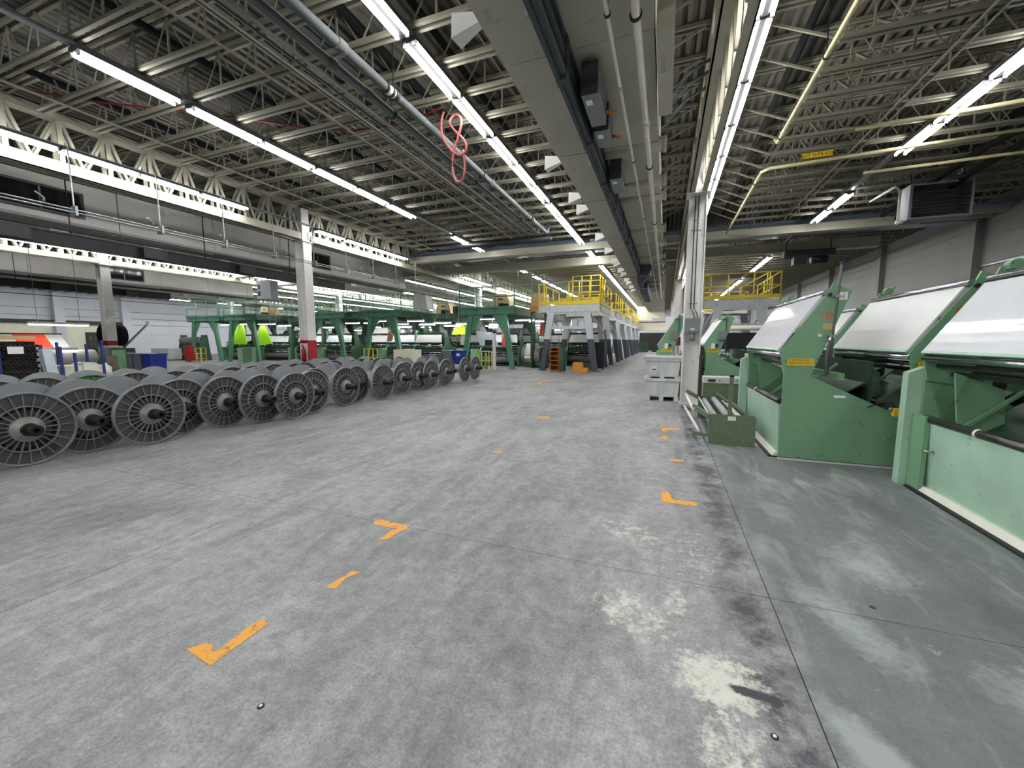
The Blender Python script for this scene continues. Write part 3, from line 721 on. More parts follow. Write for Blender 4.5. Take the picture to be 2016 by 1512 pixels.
# ================================================================== PLENUMS IN THE LEFT BAYS
def plenum(X, y1, lab, lab2, wins):
    p = thing('air_plenum', lab, 'duct', (X, 0, 0))
    y = -3; 
    while y < y1:
        j = rnd.uniform(0, .03)
        MB().box(-1.7, -j, y+.01, min(y+2.4, y1)-.01, 4.35, 5.32).build('wall_panel', 'plenum', p)
        MB().hexa([(-1.7,y+.01,4.08),(-.3,y+.01,4.06+j*3),(-.3,min(y+2.4,y1)-.01,4.06),(-1.7,min(y+2.4,y1)-.01,4.08),(-1.7,y+.01,4.34),(.05,y+.01,4.34),(.05,min(y+2.4,y1)-.01,4.34),(-1.7,min(y+2.4,y1)-.01,4.34)]).build('lower_panel', 'plenum', p)
        y += 2.4
    MB().box(-1.65, -.08, -3, y1, 4.15, 5.3).build('core', 'dark', p)
    for (ya, yb) in wins:
        f = MB().box(0, .05, ya-.06, yb+.06, 4.48, 4.53).box(0, .05, ya-.06, yb+.06, 5.03, 5.08).box(0, .05, ya-.06, ya, 4.53, 5.03).box(0, .05, yb, yb+.06, 4.53, 5.03).build('window_frame', 'pipe_grey', p)
        nn = max(2, round((yb-ya)/.75))
        for k in range(nn):
            MB().box(.03, .035, ya+(yb-ya)*k/nn+.02, ya+(yb-ya)*(k+1)/nn-.02, 4.53, 5.03).build('pane', 'window_dark', f)
    for yy in seq(1.5, y1, 1.9):
        MB().hexa([(-.1,-.1,0),(.22,-.16,-.08),(.22,.16,-.08),(-.1,.1,0),(-.1,-.1,.06),(.22,-.16,.03),(.22,.16,.03),(-.1,.1,.06)]).build('air_scoop', 'cloth_white', p, (.1, yy, 4.02))
    q = thing('busway', lab2, 'busway', (X+.3, 0, 3.68))
    MB().box(-.1, .1, -3, y1-5, 0, .03).box(-.06, .06, -3, y1-5, .03, .28).box(-.1, .1, -3, y1-5, .28, .32).build('rail', 'dark', q)
    for yy in seq(-1, y1-6, 2.6): MB().box(-.12, .25, yy, yy+.55, .02, .27).build('tap_box', 'box_dark', q)
    for yy in seq(-.5, y1-5, 3): MB().bar((0, yy, .32), (0, yy, 1.66), .02).build('hanger', 'dark', q)
plenum(-13.6, 19.2, 'long grey panelled air plenum with dark windows beyond the first truss', 'dark busway under the grey plenum beyond the first truss', [(2.4, 5.85), (12.5, 13.7)])
plenum(-25.3, 19.0, 'far grey air plenum beyond the second column line', 'dark busway under the far grey plenum', [(5.0, 7.6), (11.5, 13.0)])
for X, lab in ((-12.9, 'grey pipe along the foot of the first plenum'), (-24.6, 'grey pipe along the foot of the far plenum'), (-34, 'grey pipe in the bay before the left wall')):
    pipe('service_pipe', [(X, -3, 4.12), (X, 40, 4.12)], .025, 'pipe_grey', lab, 'pipe', 6)

# ================================================================== WARP BEAMS
RB = .442
def flange_mesh(style=0, outer='alu', inner='alu_in'):
    b = MB(); n = 48
    b.m(0).lathe_x([(-.022, RB), (.034, RB), (.036, RB-.018), (.006, RB-.026)], n).m(3).lathe_x([(.006, RB-.026), (-.002, .28)], n)
    if style == 0:
        b.m(1).lathe_x([(-.002, .28), (-.019, .278), (-.020, .225)], n).m(3).lathe_x([(-.020, .225), (-.008, .14)], n)  # black ring paints the shade deep in the recess
        b.m(0).lathe_x([(-.014, .279), (.03, .279), (.03, .265), (-.014, .265)], n)
    else:
        b.m(3).lathe_x([(-.002, .28), (-.01, .05)], n)
    b.m(2).lathe_x([(-.022, RB), (-.024, RB-.012), (-.026, .08)], n)
    b.m(0)
    for k in range(24):
        t = 2*PI*(k+.5)/24; c, s_ = math.cos(t), math.sin(t)
        r0, r1 = (.14 if style == 0 else .07), RB-.02
        w = .0045 if style == 0 else .007
        def P(x, r, o): return (x, r*c-o*s_, r*s_+o*c)
        b.hexa([P(-.016,r0,-w), P(-.016,r1,-w), P(-.016,r1,w), P(-.016,r0,w), P(.034,r0,-w), P(.02,r1,-w), P(.02,r1,w), P(.034,r0,w)])
    return b.mesh('flange', [outer, 'black', inner, 'alu_shaded' if outer == 'alu' else outer])
FL = [flange_mesh(0), flange_mesh(1), flange_mesh(0, 'flange_green')]
hub_me = MB().lathe_x([(-.016, .152), (.034, .152), (.04, .146), (.042, .095), (.07, .088), (.072, .0)], 32).mesh('hub', 'hub')
hub_s = MB().lathe_x([(-.01, .07), (.06, .06), (.065, .0)], 24).mesh('hub', 'hub')
def shaft_me(L):
    b = MB().m(0); b.lathe_x([(.05, .064), (L, .064), (L+.004, .057), (L+.004, .028)], 20)
    b.m(1).lathe_x([(L+.004, .028), (L-.08, .026), (L-.08, 0)], 20)
    b.m(0).lathe_x([(.072, .078), (.10, .078), (.10, .064)], 20)
    return b.mesh('shaft', ['shaft', 'black'])
SH = [shaft_me(.30), shaft_me(.24)]
BAR = {}
def warp_beam(x, y, L, label, group, style=0, rot=None, digits='', dang=0, shaft=0, barrel='alu_in', br=.115):
    o = thing('warp_beam', label, 'beam', (x, y, 0), 0, group)
    rot = rnd.uniform(0, 2*PI) if rot is None else rot
    r3 = (rot, 0, 0)
    obj('flange', FL[style], o, (0, 0, RB), r3)
    obj('flange', FL[style if style != 1 else 0], o, (-L, 0, RB), (rot, 0, PI))
    obj('hub', hub_s if style == 1 else hub_me, o, (0, 0, RB), r3)
    obj('shaft', SH[shaft], o, (0, 0, RB), r3)
    key = (round(L, 2), br)
    if key not in BAR: BAR[key] = MB().cyl((-L+.02, 0, 0), (-.02, 0, 0), br, 24, caps=False).mesh('barrel', barrel)
    obj('barrel', BAR[key], o, (0, 0, RB))
    for i, ch in enumerate(digits):
        # stand each digit in its own bay between two ribs, tops outwards
        a = rot + (round((dang-rot)/(2*PI/24)) - i)*2*PI/24
        # angle measured from +y towards +z in the y-z plane
        R_ = .352
        py_, pz_ = math.cos(a)*R_, math.sin(a)*R_
        t = text('painted_number', ch, .1, 'ink', o, (.006, py_, RB+pz_), (0, 0, 0), .0008)
        t.rotation_mode = 'XYZ'
        m = Matrix.Rotation(a-PI/2, 4, 'X') @ Matrix.Rotation(PI/2, 4, 'Z') @ Matrix.Rotation(PI/2, 4, 'X')
        t.rotation_euler = m.to_euler()
    return o
G1 = 'warp beams of the row nearest the aisle'
row1 = [(1.82, -7.2, '', 0), (2.35, -7.12, '83', -58), (2.95, -7.2, '13', 80), (3.51, -6.94, '28', -50), (4.08, -7.26, '5', 115), (4.67, -7.1, '', 0), (5.18, -6.86, '148', 88), (5.67, -6.62, '', 0), (6.2, -6.76, '', 0),
        (6.75, -7.3, '', 0), (7.22, -6.85, '188', 92), (7.72, -7.0, '', 0), (8.35, -6.70, '', 0), (8.93, -7.2, '', 0), (9.38, -6.86, '', 0), (9.82, -7.1, '', 0), (10.27, -6.93, '', 0), (10.77, -6.8, '', 0), (11.27, -7.1, '', 0),
        (11.75, -6.84, '', 0), (12.3, -7.05, '', 0), (13.2, -6.87, '', 0), (14.05, -6.87, '', 0)]
for i, (y, x, dg, da) in enumerate(row1):
    st = 1 if abs(y-8.35) < .01 else 0
    if dg == '83': lab = 'empty grey warp beam with 83 painted on its near flange'
    elif dg: lab = 'empty grey warp beam with %s painted on its near flange' % dg
    elif st: lab = 'warp beam whose spokes run from hub to rim without an inner ring'
    elif i == len(row1)-1: lab = 'last warp beam of the aisle row, before the yellow bottle frame'
    elif i == len(row1)-2: lab = 'warp beam standing alone just before the last one of the aisle row'
    else: lab = '%s warp beam of the aisle row, counted from the camera' % ordw(i)
    warp_beam(x, y, 1.86 if x > -7.0 else 1.72, lab, G1, st, None, dg, math.radians(da), i % 2)
# 28 carries one more digit at its side
ob = [o for o in COL.objects if o.get('label') == 'empty grey warp beam with 28 painted on its near flange'][0]
t = text('painted_number', '4', .085, 'ink', ob, (.006, math.cos(math.radians(18))*.35, RB+math.sin(math.radians(18))*.35), (0,0,0), .0008)
t.rotation_euler = (Matrix.Rotation(math.radians(18-90), 4, 'X') @ Matrix.Rotation(PI/2, 4, 'Z') @ Matrix.Rotation(PI/2, 4, 'X')).to_euler()
G2 = 'warp beams of the row behind'
y2 = [(2.3,-9.7), (2.88,-9.6), (3.46,-9.78), (4.06,-9.7), (4.65,-9.62), (5.22,-9.4), (5.88,-9.72), (6.45,-9.5), (7.05,-9.62), (7.7,-9.7), (8.15,-9.5), (8.65,-9.66), (9.25,-9.5), (9.8,-9.7), (10.4,-9.5), (10.95,-9.68), (11.6,-9.5), (12.2,-9.7), (12.8,-9.5)]
for i, (y, x) in enumerate(y2):
    lab = 'warp beam with a green flange in the rear row' if i == 3 else '%s warp beam of the rear row, counted from the camera' % ordw(i)
    warp_beam(x, y, 1.62, lab, G2, 2 if i == 3 else 0, None, '', 0, i % 2)

# ================================================================== INSPECTION MACHINES ON THE MACHINE SIDE
def inspection_machine(x0, y0, L, label, near_plate=True, number=None, sign=True, sheet='green_light', body_w=1.18, board='glass_board', extras=False, control=False, near_arm=True, ts=.06):
    o = thing('inspection_machine', label, 'machine', (x0, y0, 0), 0, None)
    low = [(.02, 0), (1.19, 0), (1.18, .635), (.04, 1.19), (.02, 1.15)]
    if body_w != 1.18: low = [(u*body_w/1.18, v) for u, v in low]
    arm = [(-.03, 1.36), (.02, 1.1), (.30, 1.04), (.47, 1.54), (.65, 2.08), (.46, 2.18), (.40, 2.04), (.0, 1.40)]
    arm = [(-.03, 1.37), (.02, 1.1), (.30, 1.05), (.47, 1.545), (.65, 2.08), (.46, 2.18), (.405, 2.04)]
    def side(yy, nm, with_low=True, flip=1):
        if with_low:
            p = MB().prism(low, 'y', yy, yy+.025*flip).box(.02, 1.19*body_w/1.18, min(yy, yy+.06*flip), max(yy, yy+.06*flip), 0, .025).build(nm, 'green', o)
            MB().box(.01, 1.2*body_w/1.18, min(yy-.02*flip, yy), max(yy-.02*flip, yy), 0, .018).build('foot_strip', 'board', o)
            for (u, v) in ((.78,.28),(.88,.3),(.98,.42),(.98,.22),(1.08,.36),(.74,.17),(.86,.14),(.76,.24),(1.13,.38)):
                if u < body_w: MB().cyl((u, yy-.016*flip, v), (u, yy, v), .014, 8).build('bolt', 'green', p)
        return MB().prism(arm, 'y', yy+.025*flip, yy+.05*flip).build('arm_plate', 'green', o)
    if near_arm: side(0, 'side_plate', near_plate)
    side(L, 'side_plate', True, -1)
    # sloping board and its frame
    dx, dzb = .395, .655
    n_ = Vector((-dzb, 0, dx)).normalized()*.02
    P0 = Vector((-.025, .05, 1.39)); P1 = Vector((.37, .05, 2.03))
    def slab(a, c, ya, yb, th):
        q = [Vector((a.x, ya, a.z)), Vector((a.x, yb, a.z)), Vector((c.x, yb, c.z)), Vector((c.x, ya, c.z))]
        t_ = n_.normalized()*th
        return [*q, *[v+t_ for v in q]]
    MB().hexa(slab(P0, P1, .055, L-.055, .018)).build('inspection_board', board, o)
    MB().hexa(slab(P0-(P1-P0)*.035, P0, .055, L-.055, .02)).build('lower_rail', 'green_light', o)
    MB().cyl((.40, .03, 2.07), (.40, L-.03, 2.07), .035, 14).build('top_roller', 'chrome', o)
    MB().cyl((-.01, .03, 1.325), (-.01, L-.03, 1.325), .03, 14).build('front_roller', 'chrome', o)
    MB().cyl((.1, .03, 1.25), (.1, L-.03, 1.25), .024, 12).build('guide_roller', 'steel_dark', o)
    MB().cyl((.22, .03, 1.17), (.22, L-.03, 1.17), .024, 12).build('guide_roller', 'steel_dark', o)
    # front tray: pale sheet, tube along the top, skirting at the floor
    MB().hexa([(.03,ts,.06),(.06,ts,.06),(.06,L-.12,.06),(.03,L-.12,.06),(.0,ts,.70),(.03,ts,.70),(.03,L-.12,.70),(.0,L-.12,.70)]).build('front_sheet', sheet, o)
    MB().cyl((.01, ts, .73), (.01, L-.1, .73), .036, 14).build('tray_roller', 'steel_dark', o)
    MB().cyl((.01, L*.62, .73), (.01, L*.62+.03, .73), .039, 14).build('roller_collar', 'roller_white', o)
    MB().prism([(-.035, .02), (.02, .02), (.035, .062), (.0, .062)], 'y', ts, L-.1).build('skirting', 'roller_white', o)
    MB().box(-.075, .03, ts, L-.05, 0, .018).build('sill', 'black', o)
    # inner chute, braces, rear body
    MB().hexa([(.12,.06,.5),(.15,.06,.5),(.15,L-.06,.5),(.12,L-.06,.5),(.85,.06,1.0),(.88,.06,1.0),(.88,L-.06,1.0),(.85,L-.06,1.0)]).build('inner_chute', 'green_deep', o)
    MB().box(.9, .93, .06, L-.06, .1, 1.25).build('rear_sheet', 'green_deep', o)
    for k in (0.22, .55, .85): MB().bar((.1, L*k, .62), (.72, L*k, 1.2), .028).build('brace', 'green', o)
    MB().box(.60, .66, .06, L-.06, 1.02, 1.1).build('cross_member', 'green', o)
    MB().prism([(.18,.5),(.5,.5),(.45,1.05),(.1,1.2)], 'y', L-.3, L-.275).build('inner_gusset', 'green', o)
    # post at the far end
    MB().box(-.10, .04, L+.01, L+.12, 0, 1.17).prism([(-.10, 1.17), (.04, 1.17), (.04, 1.235)], 'y', L+.01, L+.12).build('end_post', 'green_light', o)
    MB().bar((.5, L-.05, 2.15), (.62, L-.05, 2.26), .05, .02).cyl((.56, L-.07, 2.2), (.56, L+.02, 2.2), .05, 10).build('lug', 'green', o)
    if near_arm:
        for (u, v) in ((.43, 2.04), (.36, 1.56)): MB().cyl((u, -.005, v), (u, .03, v), .02, 8).build('fastener', 'dark' if v > 2 else 'cloth_white', o)
        if sign:
            s_ = MB().box(.05, .33, .018, .024, 1.19, 1.275).build('warning_sign', 'sign_yellow', o)
            MB().box(.07, .31, .0165, .0178, 1.2, 1.202).box(.07, .31, .0165, .0178, 1.263, 1.265).box(.07, .072, .0165, .0178, 1.2, 1.265).box(.308, .31, .0165, .0178, 1.2, 1.265).build('border', 'ink', s_)
            text('lettering', 'AUTHORIZED\nPERSONNEL ONLY', .03, 'ink', s_, (.19, .0165, 1.238), (PI/2, 0, 0), .0006)
    if number: text('painted_number', number, .15, 'orange_ink', o, (.405 if number != '6' else .33, .0235, 1.79), (PI/2, 0, 0), .0008)
    if control:
        MB().box(.28, .47, -.06, .024, 1.52, 1.74).build('control_box', 'box_grey', o)
        MB().box(.14, .22, -.05, .024, 1.28, 1.42).box(.15, .21, -.053, -.05, 1.35, 1.4).build('counter', 'paper', o)
        MB().box(.25, .30, -.02, .024, 1.34, 1.4).build('socket', 'black', o)
        MB().bar((.47, .0, 1.15), (.47, .0, 2.1), .02).build('conduit', 'pipe_grey', o)
    if extras:
        MB().box(.39, .49, .018, .024, 1.63, 1.7).build('notice', 'cardboard', o)
        MB().box(.55, .66, -.006, .0, .81, .84).build('nameplate', 'paper', o)
        MB().box(.525, .605, .016, .024, 1.975, 2.065).build('number_card', 'paper', o)
        text('number', '2', .06, 'ink', o, (.565, .0145, 2.02), (PI/2, 0, 0), .0006)
    return o
m10 = inspection_machine(1.38, 5.87, 2.25, 'green inspection machine with 10 painted in orange on its arm plate', number='10', extras=True)
mA = inspection_machine(2.44, 2.98, 2.27, 'closest green inspection machine with a light streaked white board and pale green front sheet', near_plate=True)
m6 = inspection_machine(2.43, 5.40, 2.1, 'green inspection machine with an orange 6, between the striped glossy board and machine 10', number='6', near_plate=False, board='board', ts=.62)
mb = inspection_machine(.99, 11.7, 2.2, 'green inspection machine with grey control box past the column', control=True, board='board')
mc = inspection_machine(-.15, 11.55, 2.2, 'farthest green inspection machine, standing behind the column and tubs', control=True, body_w=1.0, board='board')
mr = inspection_machine(2.95, 9.4, 2.3, 'green inspection machine half hidden behind machine 10', board='board', sign=False)
mw = inspection_machine(4.6, 6.4, 2.3, 'green machine standing behind machine 6 towards the wall', board='board', sign=False)
# paper taped on arm 6, handle on the front sheet of the closest machine
MB().box(.40, .50, .018, .022, 1.50, 1.66).build('taped_sheet', 'paper', m6)
MB().cyl((-.06, 1.98, .43), (.02, 1.98, .43), .012, 8).build('handle', 'chrome', mA)
MB().box(-.04, .0, 2.05, 2.27, .02, .76).build('end_cheek', 'green', mA)
pl = thing('grey_pole', 'tall grey tube with a blue cap strapped to the arm of machine 10', 'pole', (1.845, 5.80, 1.2))
MB().tube([(0, 0, 0), (.0, 0, .4), (.03, 0, 1.18)], .0145, 10).build('tube', 'pipe_grey', pl)
MB().cyl((.03, 0, 1.18), (.03, 0, 1.2), .02, 10).build('cap', 'blue', pl)
MB().box(-.03, .04, -.02, .09, .34, .36).box(-.0, .05, -.02, .09, .8, .82).build('strap', 'galv', pl)
MB().tube([(-.01, .03, .3), (-.03, .03, .1), (-.02, .03, -.1)], .024, 6).build('plastic_wrap', 'pipe_grey', pl)
ys = thing('yellow_switch', 'yellow pull switch with black cable in front of the pale green post', 'switch', (2.40, 5.6, .66))
MB().box(0, .05, 0, .06, 0, .085).build('case', 'sign_yellow', ys)
MB().tube([(.02, .04, .09), (-.0, .04, .15), (-.08, .08, .15), (-.16, .2, .06)], .008, 6).build('cable', 'black', ys)
MB().cyl((-.03, .04, .07), (.0, .04, .07), .02, 8).build('gland', 'galv', ys)

# roller cradle on the floor
ct = thing('roller_cradle', 'low olive roller cradle with grey rollers between the column and machine 10', 'cradle', (.64, 6.38, 0))
L = 2.1
pf = MB().prism([(0,0),(.595,0),(.595,.41),(.57,.44),(.03,.44),(0,.41)], 'y', 0, .015).box(0, .6, -.01, .03, 0, .012).build('end_plate', 'olive', ct)
for (u, v) in ((.08,.35),(.19,.37),(.4,.36),(.52,.33),(.08,.26),(.1,.2),(.19,.24),(.4,.22),(.26,.18),(.55,.27),(.1,.06),(.26,.08),(.45,.07)):
    MB().cyl((u, -.012, v), (u, 0, v), .013, 8).build('bolt', 'galv', pf)
MB().box(.24, .34, -.002, 0, .36, .42).build('nameplate', 'paper', pf)
MB().prism([(0,0),(.595,0),(.595,.41),(.57,.44),(.03,.44),(0,.41)], 'y', L, L+.015).build('end_plate', 'olive', ct)
for (u, v, r, mt, nm) in ((.1,.36,.045,'roller_grey','roller'), (.27,.38,.05,'roller_grey','roller'), (.0,.42,.012,'roller_white','guide_bar'), (.42,.36,.014,'roller_white','guide_bar'), (.5,.3,.03,'roller_white','guide_bar')):
    MB().cyl((u, .02, v), (u, L-.02, v), r, 16).build(nm, mt, ct)
MB().box(.24, .29, .02, .05, .44, 1.0).build('post', 'olive', ct); MB().box(.236, .294, .015, .055, .98, 1.01).build('post_cap', 'black', ct)
MB().box(-.02, .03, L-.06, L-.02, .4, 1.22).build('post', 'steel_dark', ct)
MB().bar((.0, .0, .4), (-.2, .3, .5), .03, .07).bar((.0, L, .4), (-.22, L, .52), .03, .07).build('swing_arm', 'olive', ct)
MB().cyl((-.2, .25, .46), (-.22, L, .46), .026, 12).build('swing_roller', 'roller_white', ct)
MB().cyl((-.12, .1, .16), (-.24, L, .22), .022, 12).build('swing_roller', 'cloth_white', ct)
MB().bar((.0, .02, .12), (-.2, .08, .13), .03, .05).bar((0, L, .15), (-.3, L, .2), .03, .05).build('swing_arm', 'olive', ct)
MB().box(.55, .59, .02, L, .3, .36).bar((.3, L, .5), (.58, .6, .35), .03).build('side_rail', 'green_dark', ct)
cb = thing('control_console', 'olive floor console with white panel strip behind the roller cradle', 'console', (.78, 9.2, 0))
MB().box(0, .78, 0, .4, 0, .62).build('cabinet', 'olive', cb)
MB().box(0, .78, -.012, .4, .62, .74).build('panel', 'board', cb)
MB().box(.08, .22, -.03, -.012, .65, .7).build('meter', 'box_dark', cb)
for x_ in (.3, .5, .55, .62, .7): MB().cyl((x_, -.03, .68), (x_, -.012, .68), .012, 8).build('button', 'ink', cb)

# stacked tubs by the column
def tub(z, label):
    o = thing('bulk_tub', label, 'tub', (-.43, 10.55, z), 0, None)
    b = MB().hexa([(.04,.04,.1),(.76,.04,.1),(.76,.9,.1),(.04,.9,.1),(.0,.0,.5),(.8,.0,.5),(.8,.94,.5),(.0,.94,.5)])
    b.build('shell', 'tub', o)
    MB().box(-.03, .83, -.03, .97, .5, .56).build('rim', 'tub', o)
    for x_ in (.02, .34, .68): MB().box(x_, x_+.1, .03, .9, 0, .1).build('foot', 'tub', o)
    for x_ in (.14, .52): MB().box(x_, x_+.14, -.006, .03, .13, .45).build('rib', 'tub', o)
    return o
t1 = tub(0, 'lower weathered white bulk tub standing on the floor against the column')
t2 = tub(.5, 'upper weathered white bulk tub with a small label, against the column')
MB().box(.14, .27, -.012, -.004, .25, .34).build('label', 'paper', t2)
MB().box(.155, .255, -.014, -.012, .265, .3).build('label_print', 'cabinet_red', t2)
ld = MB().box(-.05, .85, -.05, .99, .56, .60).build('lid', 'tub', t2)

# ================================================================== FLOOR MARKINGS
marks = [
 ('worn orange L shaped floor mark closest to the camera', [(-2.125,1.125),(-2.085,1.185),(-2.03,1.19),(-2.005,1.16),(-1.975,1.18),(-1.995,1.37),(-1.975,1.41),(-1.918,1.40),(-1.912,1.10)]),
 ('orange V shaped floor mark lying on the floor joint', [(-2.21,2.585),(-2.185,2.63),(-1.9,2.615),(-1.87,2.57),(-1.90,2.50),(-1.905,2.38),(-1.965,2.33),(-1.975,2.5),(-1.94,2.54),(-2.17,2.535)]),
 ('nearly worn away orange floor dash between the two left marks', [(-1.88,1.745),(-1.81,1.76),(-1.835,1.87),(-1.79,1.95),(-1.85,1.94),(-1.87,1.85)]),
 ('crisp orange L shaped floor mark near the long joint', [(.02,4.12),(.09,4.16),(.118,3.965),(.34,3.96),(.325,3.87),(.03,3.865)]),
 ('short orange floor dash past the crisp L mark', [(.085,5.33),(.262,5.38),(.282,5.3),(.16,5.265)]),
 ('orange L shaped floor mark level with the roller cradle', [(.008,7.28),(.294,7.34),(.282,7.21),(.09,7.14),(.08,6.98),(.01,6.99)]),
 ('small orange floor square by the L mark at the cradle', [(.02,6.65),(.088,6.67),(.08,6.4),(.02,6.44)]),
 ('faint orange dash in mid floor opposite the cradle', [(-2.32,7.49),(-2.08,7.58),(-2.04,7.43),(-2.23,7.36)]),
 ('faint orange dash in mid floor, closer than the other faint one', [(-2.15,4.9),(-2.03,4.94),(-1.97,4.88),(-2.14,4.84)]),
 ('faint orange floor arrow just before the grey platform', [(-4.24,13.5),(-3.98,14.8),(-3.95,14.3),(-4.1,13.5),(-3.8,13.1),(-3.9,13.0)])]
for lab, pts in marks:
    tag(MB().prism(pts, 'z', .0005, .0022).build('floor_mark', 'marking'), lab, 'floor marking')
for (x, y, lab) in ((-1.5, 1.035, 'small bright floor stud in a dark ring near the orange L mark'), (.447, 1.637, 'small bright floor stud in a dark ring in the worn cream patch')):
    o = thing('floor_stud', lab, 'floor stud', (x, y, 0))
    MB().cyl((0,0,.0003), (0,0,.003), .014, 16).build('ring', 'ink', o); MB().cyl((0,0,.003), (0,0,.006), .007, 12).build('head', 'paper', o)

# ================================================================== GANTRIES AND PLATFORMS
def rail_run(b, p, q, z, h=1.0, n=4, r=.018, mids=(.5,), post=.022):
    p = Vector((p[0], p[1], z)); q = Vector((q[0], q[1], z))
    for m_ in (1.0,)+tuple(mids): b.cyl(p+Vector((0,0,h*m_)), q+Vector((0,0,h*m_)), r, 6)
    for k in range(n+1):
        a = p.lerp(q, k/n); b.cyl(a+Vector((0,0,-.3)), a+Vector((0,0,h)), post, 6)
def leg_mesh(side, z1, foot, top, w, mt, z_split=None):
    """splayed box leg; side -1/+1, foot and top are x offsets outward/inward"""
    b = MB()
    def lv(z): return side*(top+(foot-top)*(1-z/z1))
    def seg(za, zb, m_):
        xa, xb = lv(za), lv(zb)
        wa = w*(.8+.35*za/z1); wb = w*(.8+.35*zb/z1)
        b.m(m_).hexa([(xa-wa/2,-.09,za),(xa+wa/2,-.09,za),(xa+wa/2,.09,za),(xa-wa/2,.09,za),(xb-wb/2,-.09,zb),(xb+wb/2,-.09,zb),(xb+wb/2,.09,zb),(xb-wb/2,.09,zb)])
    if z_split: seg(.02, z_split, 1); seg(z_split, z1, 0)
    else: seg(.02, z1, 0)
    b.m(1 if z_split else 0).box(side*foot-w*.75, side*foot+w*.75, -.15, .15, 0, .02)
    return b
def gantry(x0, x1, y0, ln, label, step=4.6, rails=True, zb=2.86):
    o = thing('machine_gantry', label, 'gantry', ((x0+x1)/2, y0, 0), 0, None)
    hw = (x1-x0)/2
    b = MB().box(-hw, hw, -.02, 0, zb, zb+.32).box(-hw, hw, -.07, .05, zb, zb+.025).box(-hw-.05, hw+.05, -.09, .05, zb+.3, zb+.335)
    b.build('front_beam', 'green_gantry', o)
    for x_ in (-hw*.72, hw*.62):
        for dx in (0, .07):
            for dz_ in (.1, .16, .22): MB().cyl((x_+dx, -.03, zb+dz_), (x_+dx, -.02, zb+dz_), .012, 6).build('bolt', 'green_dark', o)
    MB().box(-hw-.05, hw+.05, -.09, ln, zb+.335, zb+.40).build('deck_plate', 'green_gantry', o)
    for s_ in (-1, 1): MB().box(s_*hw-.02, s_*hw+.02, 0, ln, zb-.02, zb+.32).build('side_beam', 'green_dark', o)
    k = 0
    y = .08
    while y < ln:
        MB().box(-hw+.1, hw-.1, y-.06, y+.06, zb-.08, zb).build('cross_beam', 'green_gantry', o) if k else None
        for s_ in (-1, 1):
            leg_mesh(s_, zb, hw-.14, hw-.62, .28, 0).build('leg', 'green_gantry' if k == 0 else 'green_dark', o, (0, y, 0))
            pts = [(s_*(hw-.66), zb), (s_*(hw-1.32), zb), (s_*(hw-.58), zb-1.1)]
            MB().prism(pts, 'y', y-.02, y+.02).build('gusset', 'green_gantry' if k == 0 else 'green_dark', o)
        y += step; k += 1
    if rails:
        b = MB()
        rail_run(b, (-hw, -.08), (hw, -.08), zb+.42, 1.0, 3); rail_run(b, (-hw, 0), (-hw, ln), zb+.42, 1.0, 6); rail_run(b, (hw, 0), (hw, ln), zb+.42, 1.0, 6)
        b.build('guard_rail', 'green_gantry', o)
    return o
gantry(-10.45, -7.3, 19.6, 12.5, 'green steel gantry with splayed legs, next to the grey platform')
gantry(-17.0, -14.15, 19.5, 16, 'green steel gantry behind the warp beams, second from the grey platform')
gantry(-21.6, -18.5, 19.7, 14, 'green steel gantry just past the red banded column')
gantry(-28.7, -25.5, 19.3, 14, 'green steel gantry before the lime cloth, left of the hanging control box')
gantry(-33.0, -29.6, 19.5, 14, 'farthest green steel gantry beside the red tool chest')
cw = thing('catwalk', 'green catwalk joining the two middle gantries', 'catwalk', (-18.5, 19.95, 2.95))
MB().box(0, 1.5, 0, 1.0, 0, .25).box(-.05, 1.5, -.08, 1.0, .25, .31).build('deck_plate', 'green_gantry', cw)
b = MB(); rail_run(b, (0, -.05), (1.5, -.05), .33, 1.0, 3); b.build('guard_rail', 'green_gantry', cw)
cw = thing('catwalk', 'green catwalk between the two far gantries', 'catwalk', (-29.6, 19.6, 2.95))
MB().box(0, .9, 0, 1.0, 0, .25).build('deck_plate', 'green_gantry', cw)
b = MB(); rail_run(b, (0, -.05), (.9, -.05), .33, 1.0, 2); b.build('guard_rail', 'green_gantry', cw)

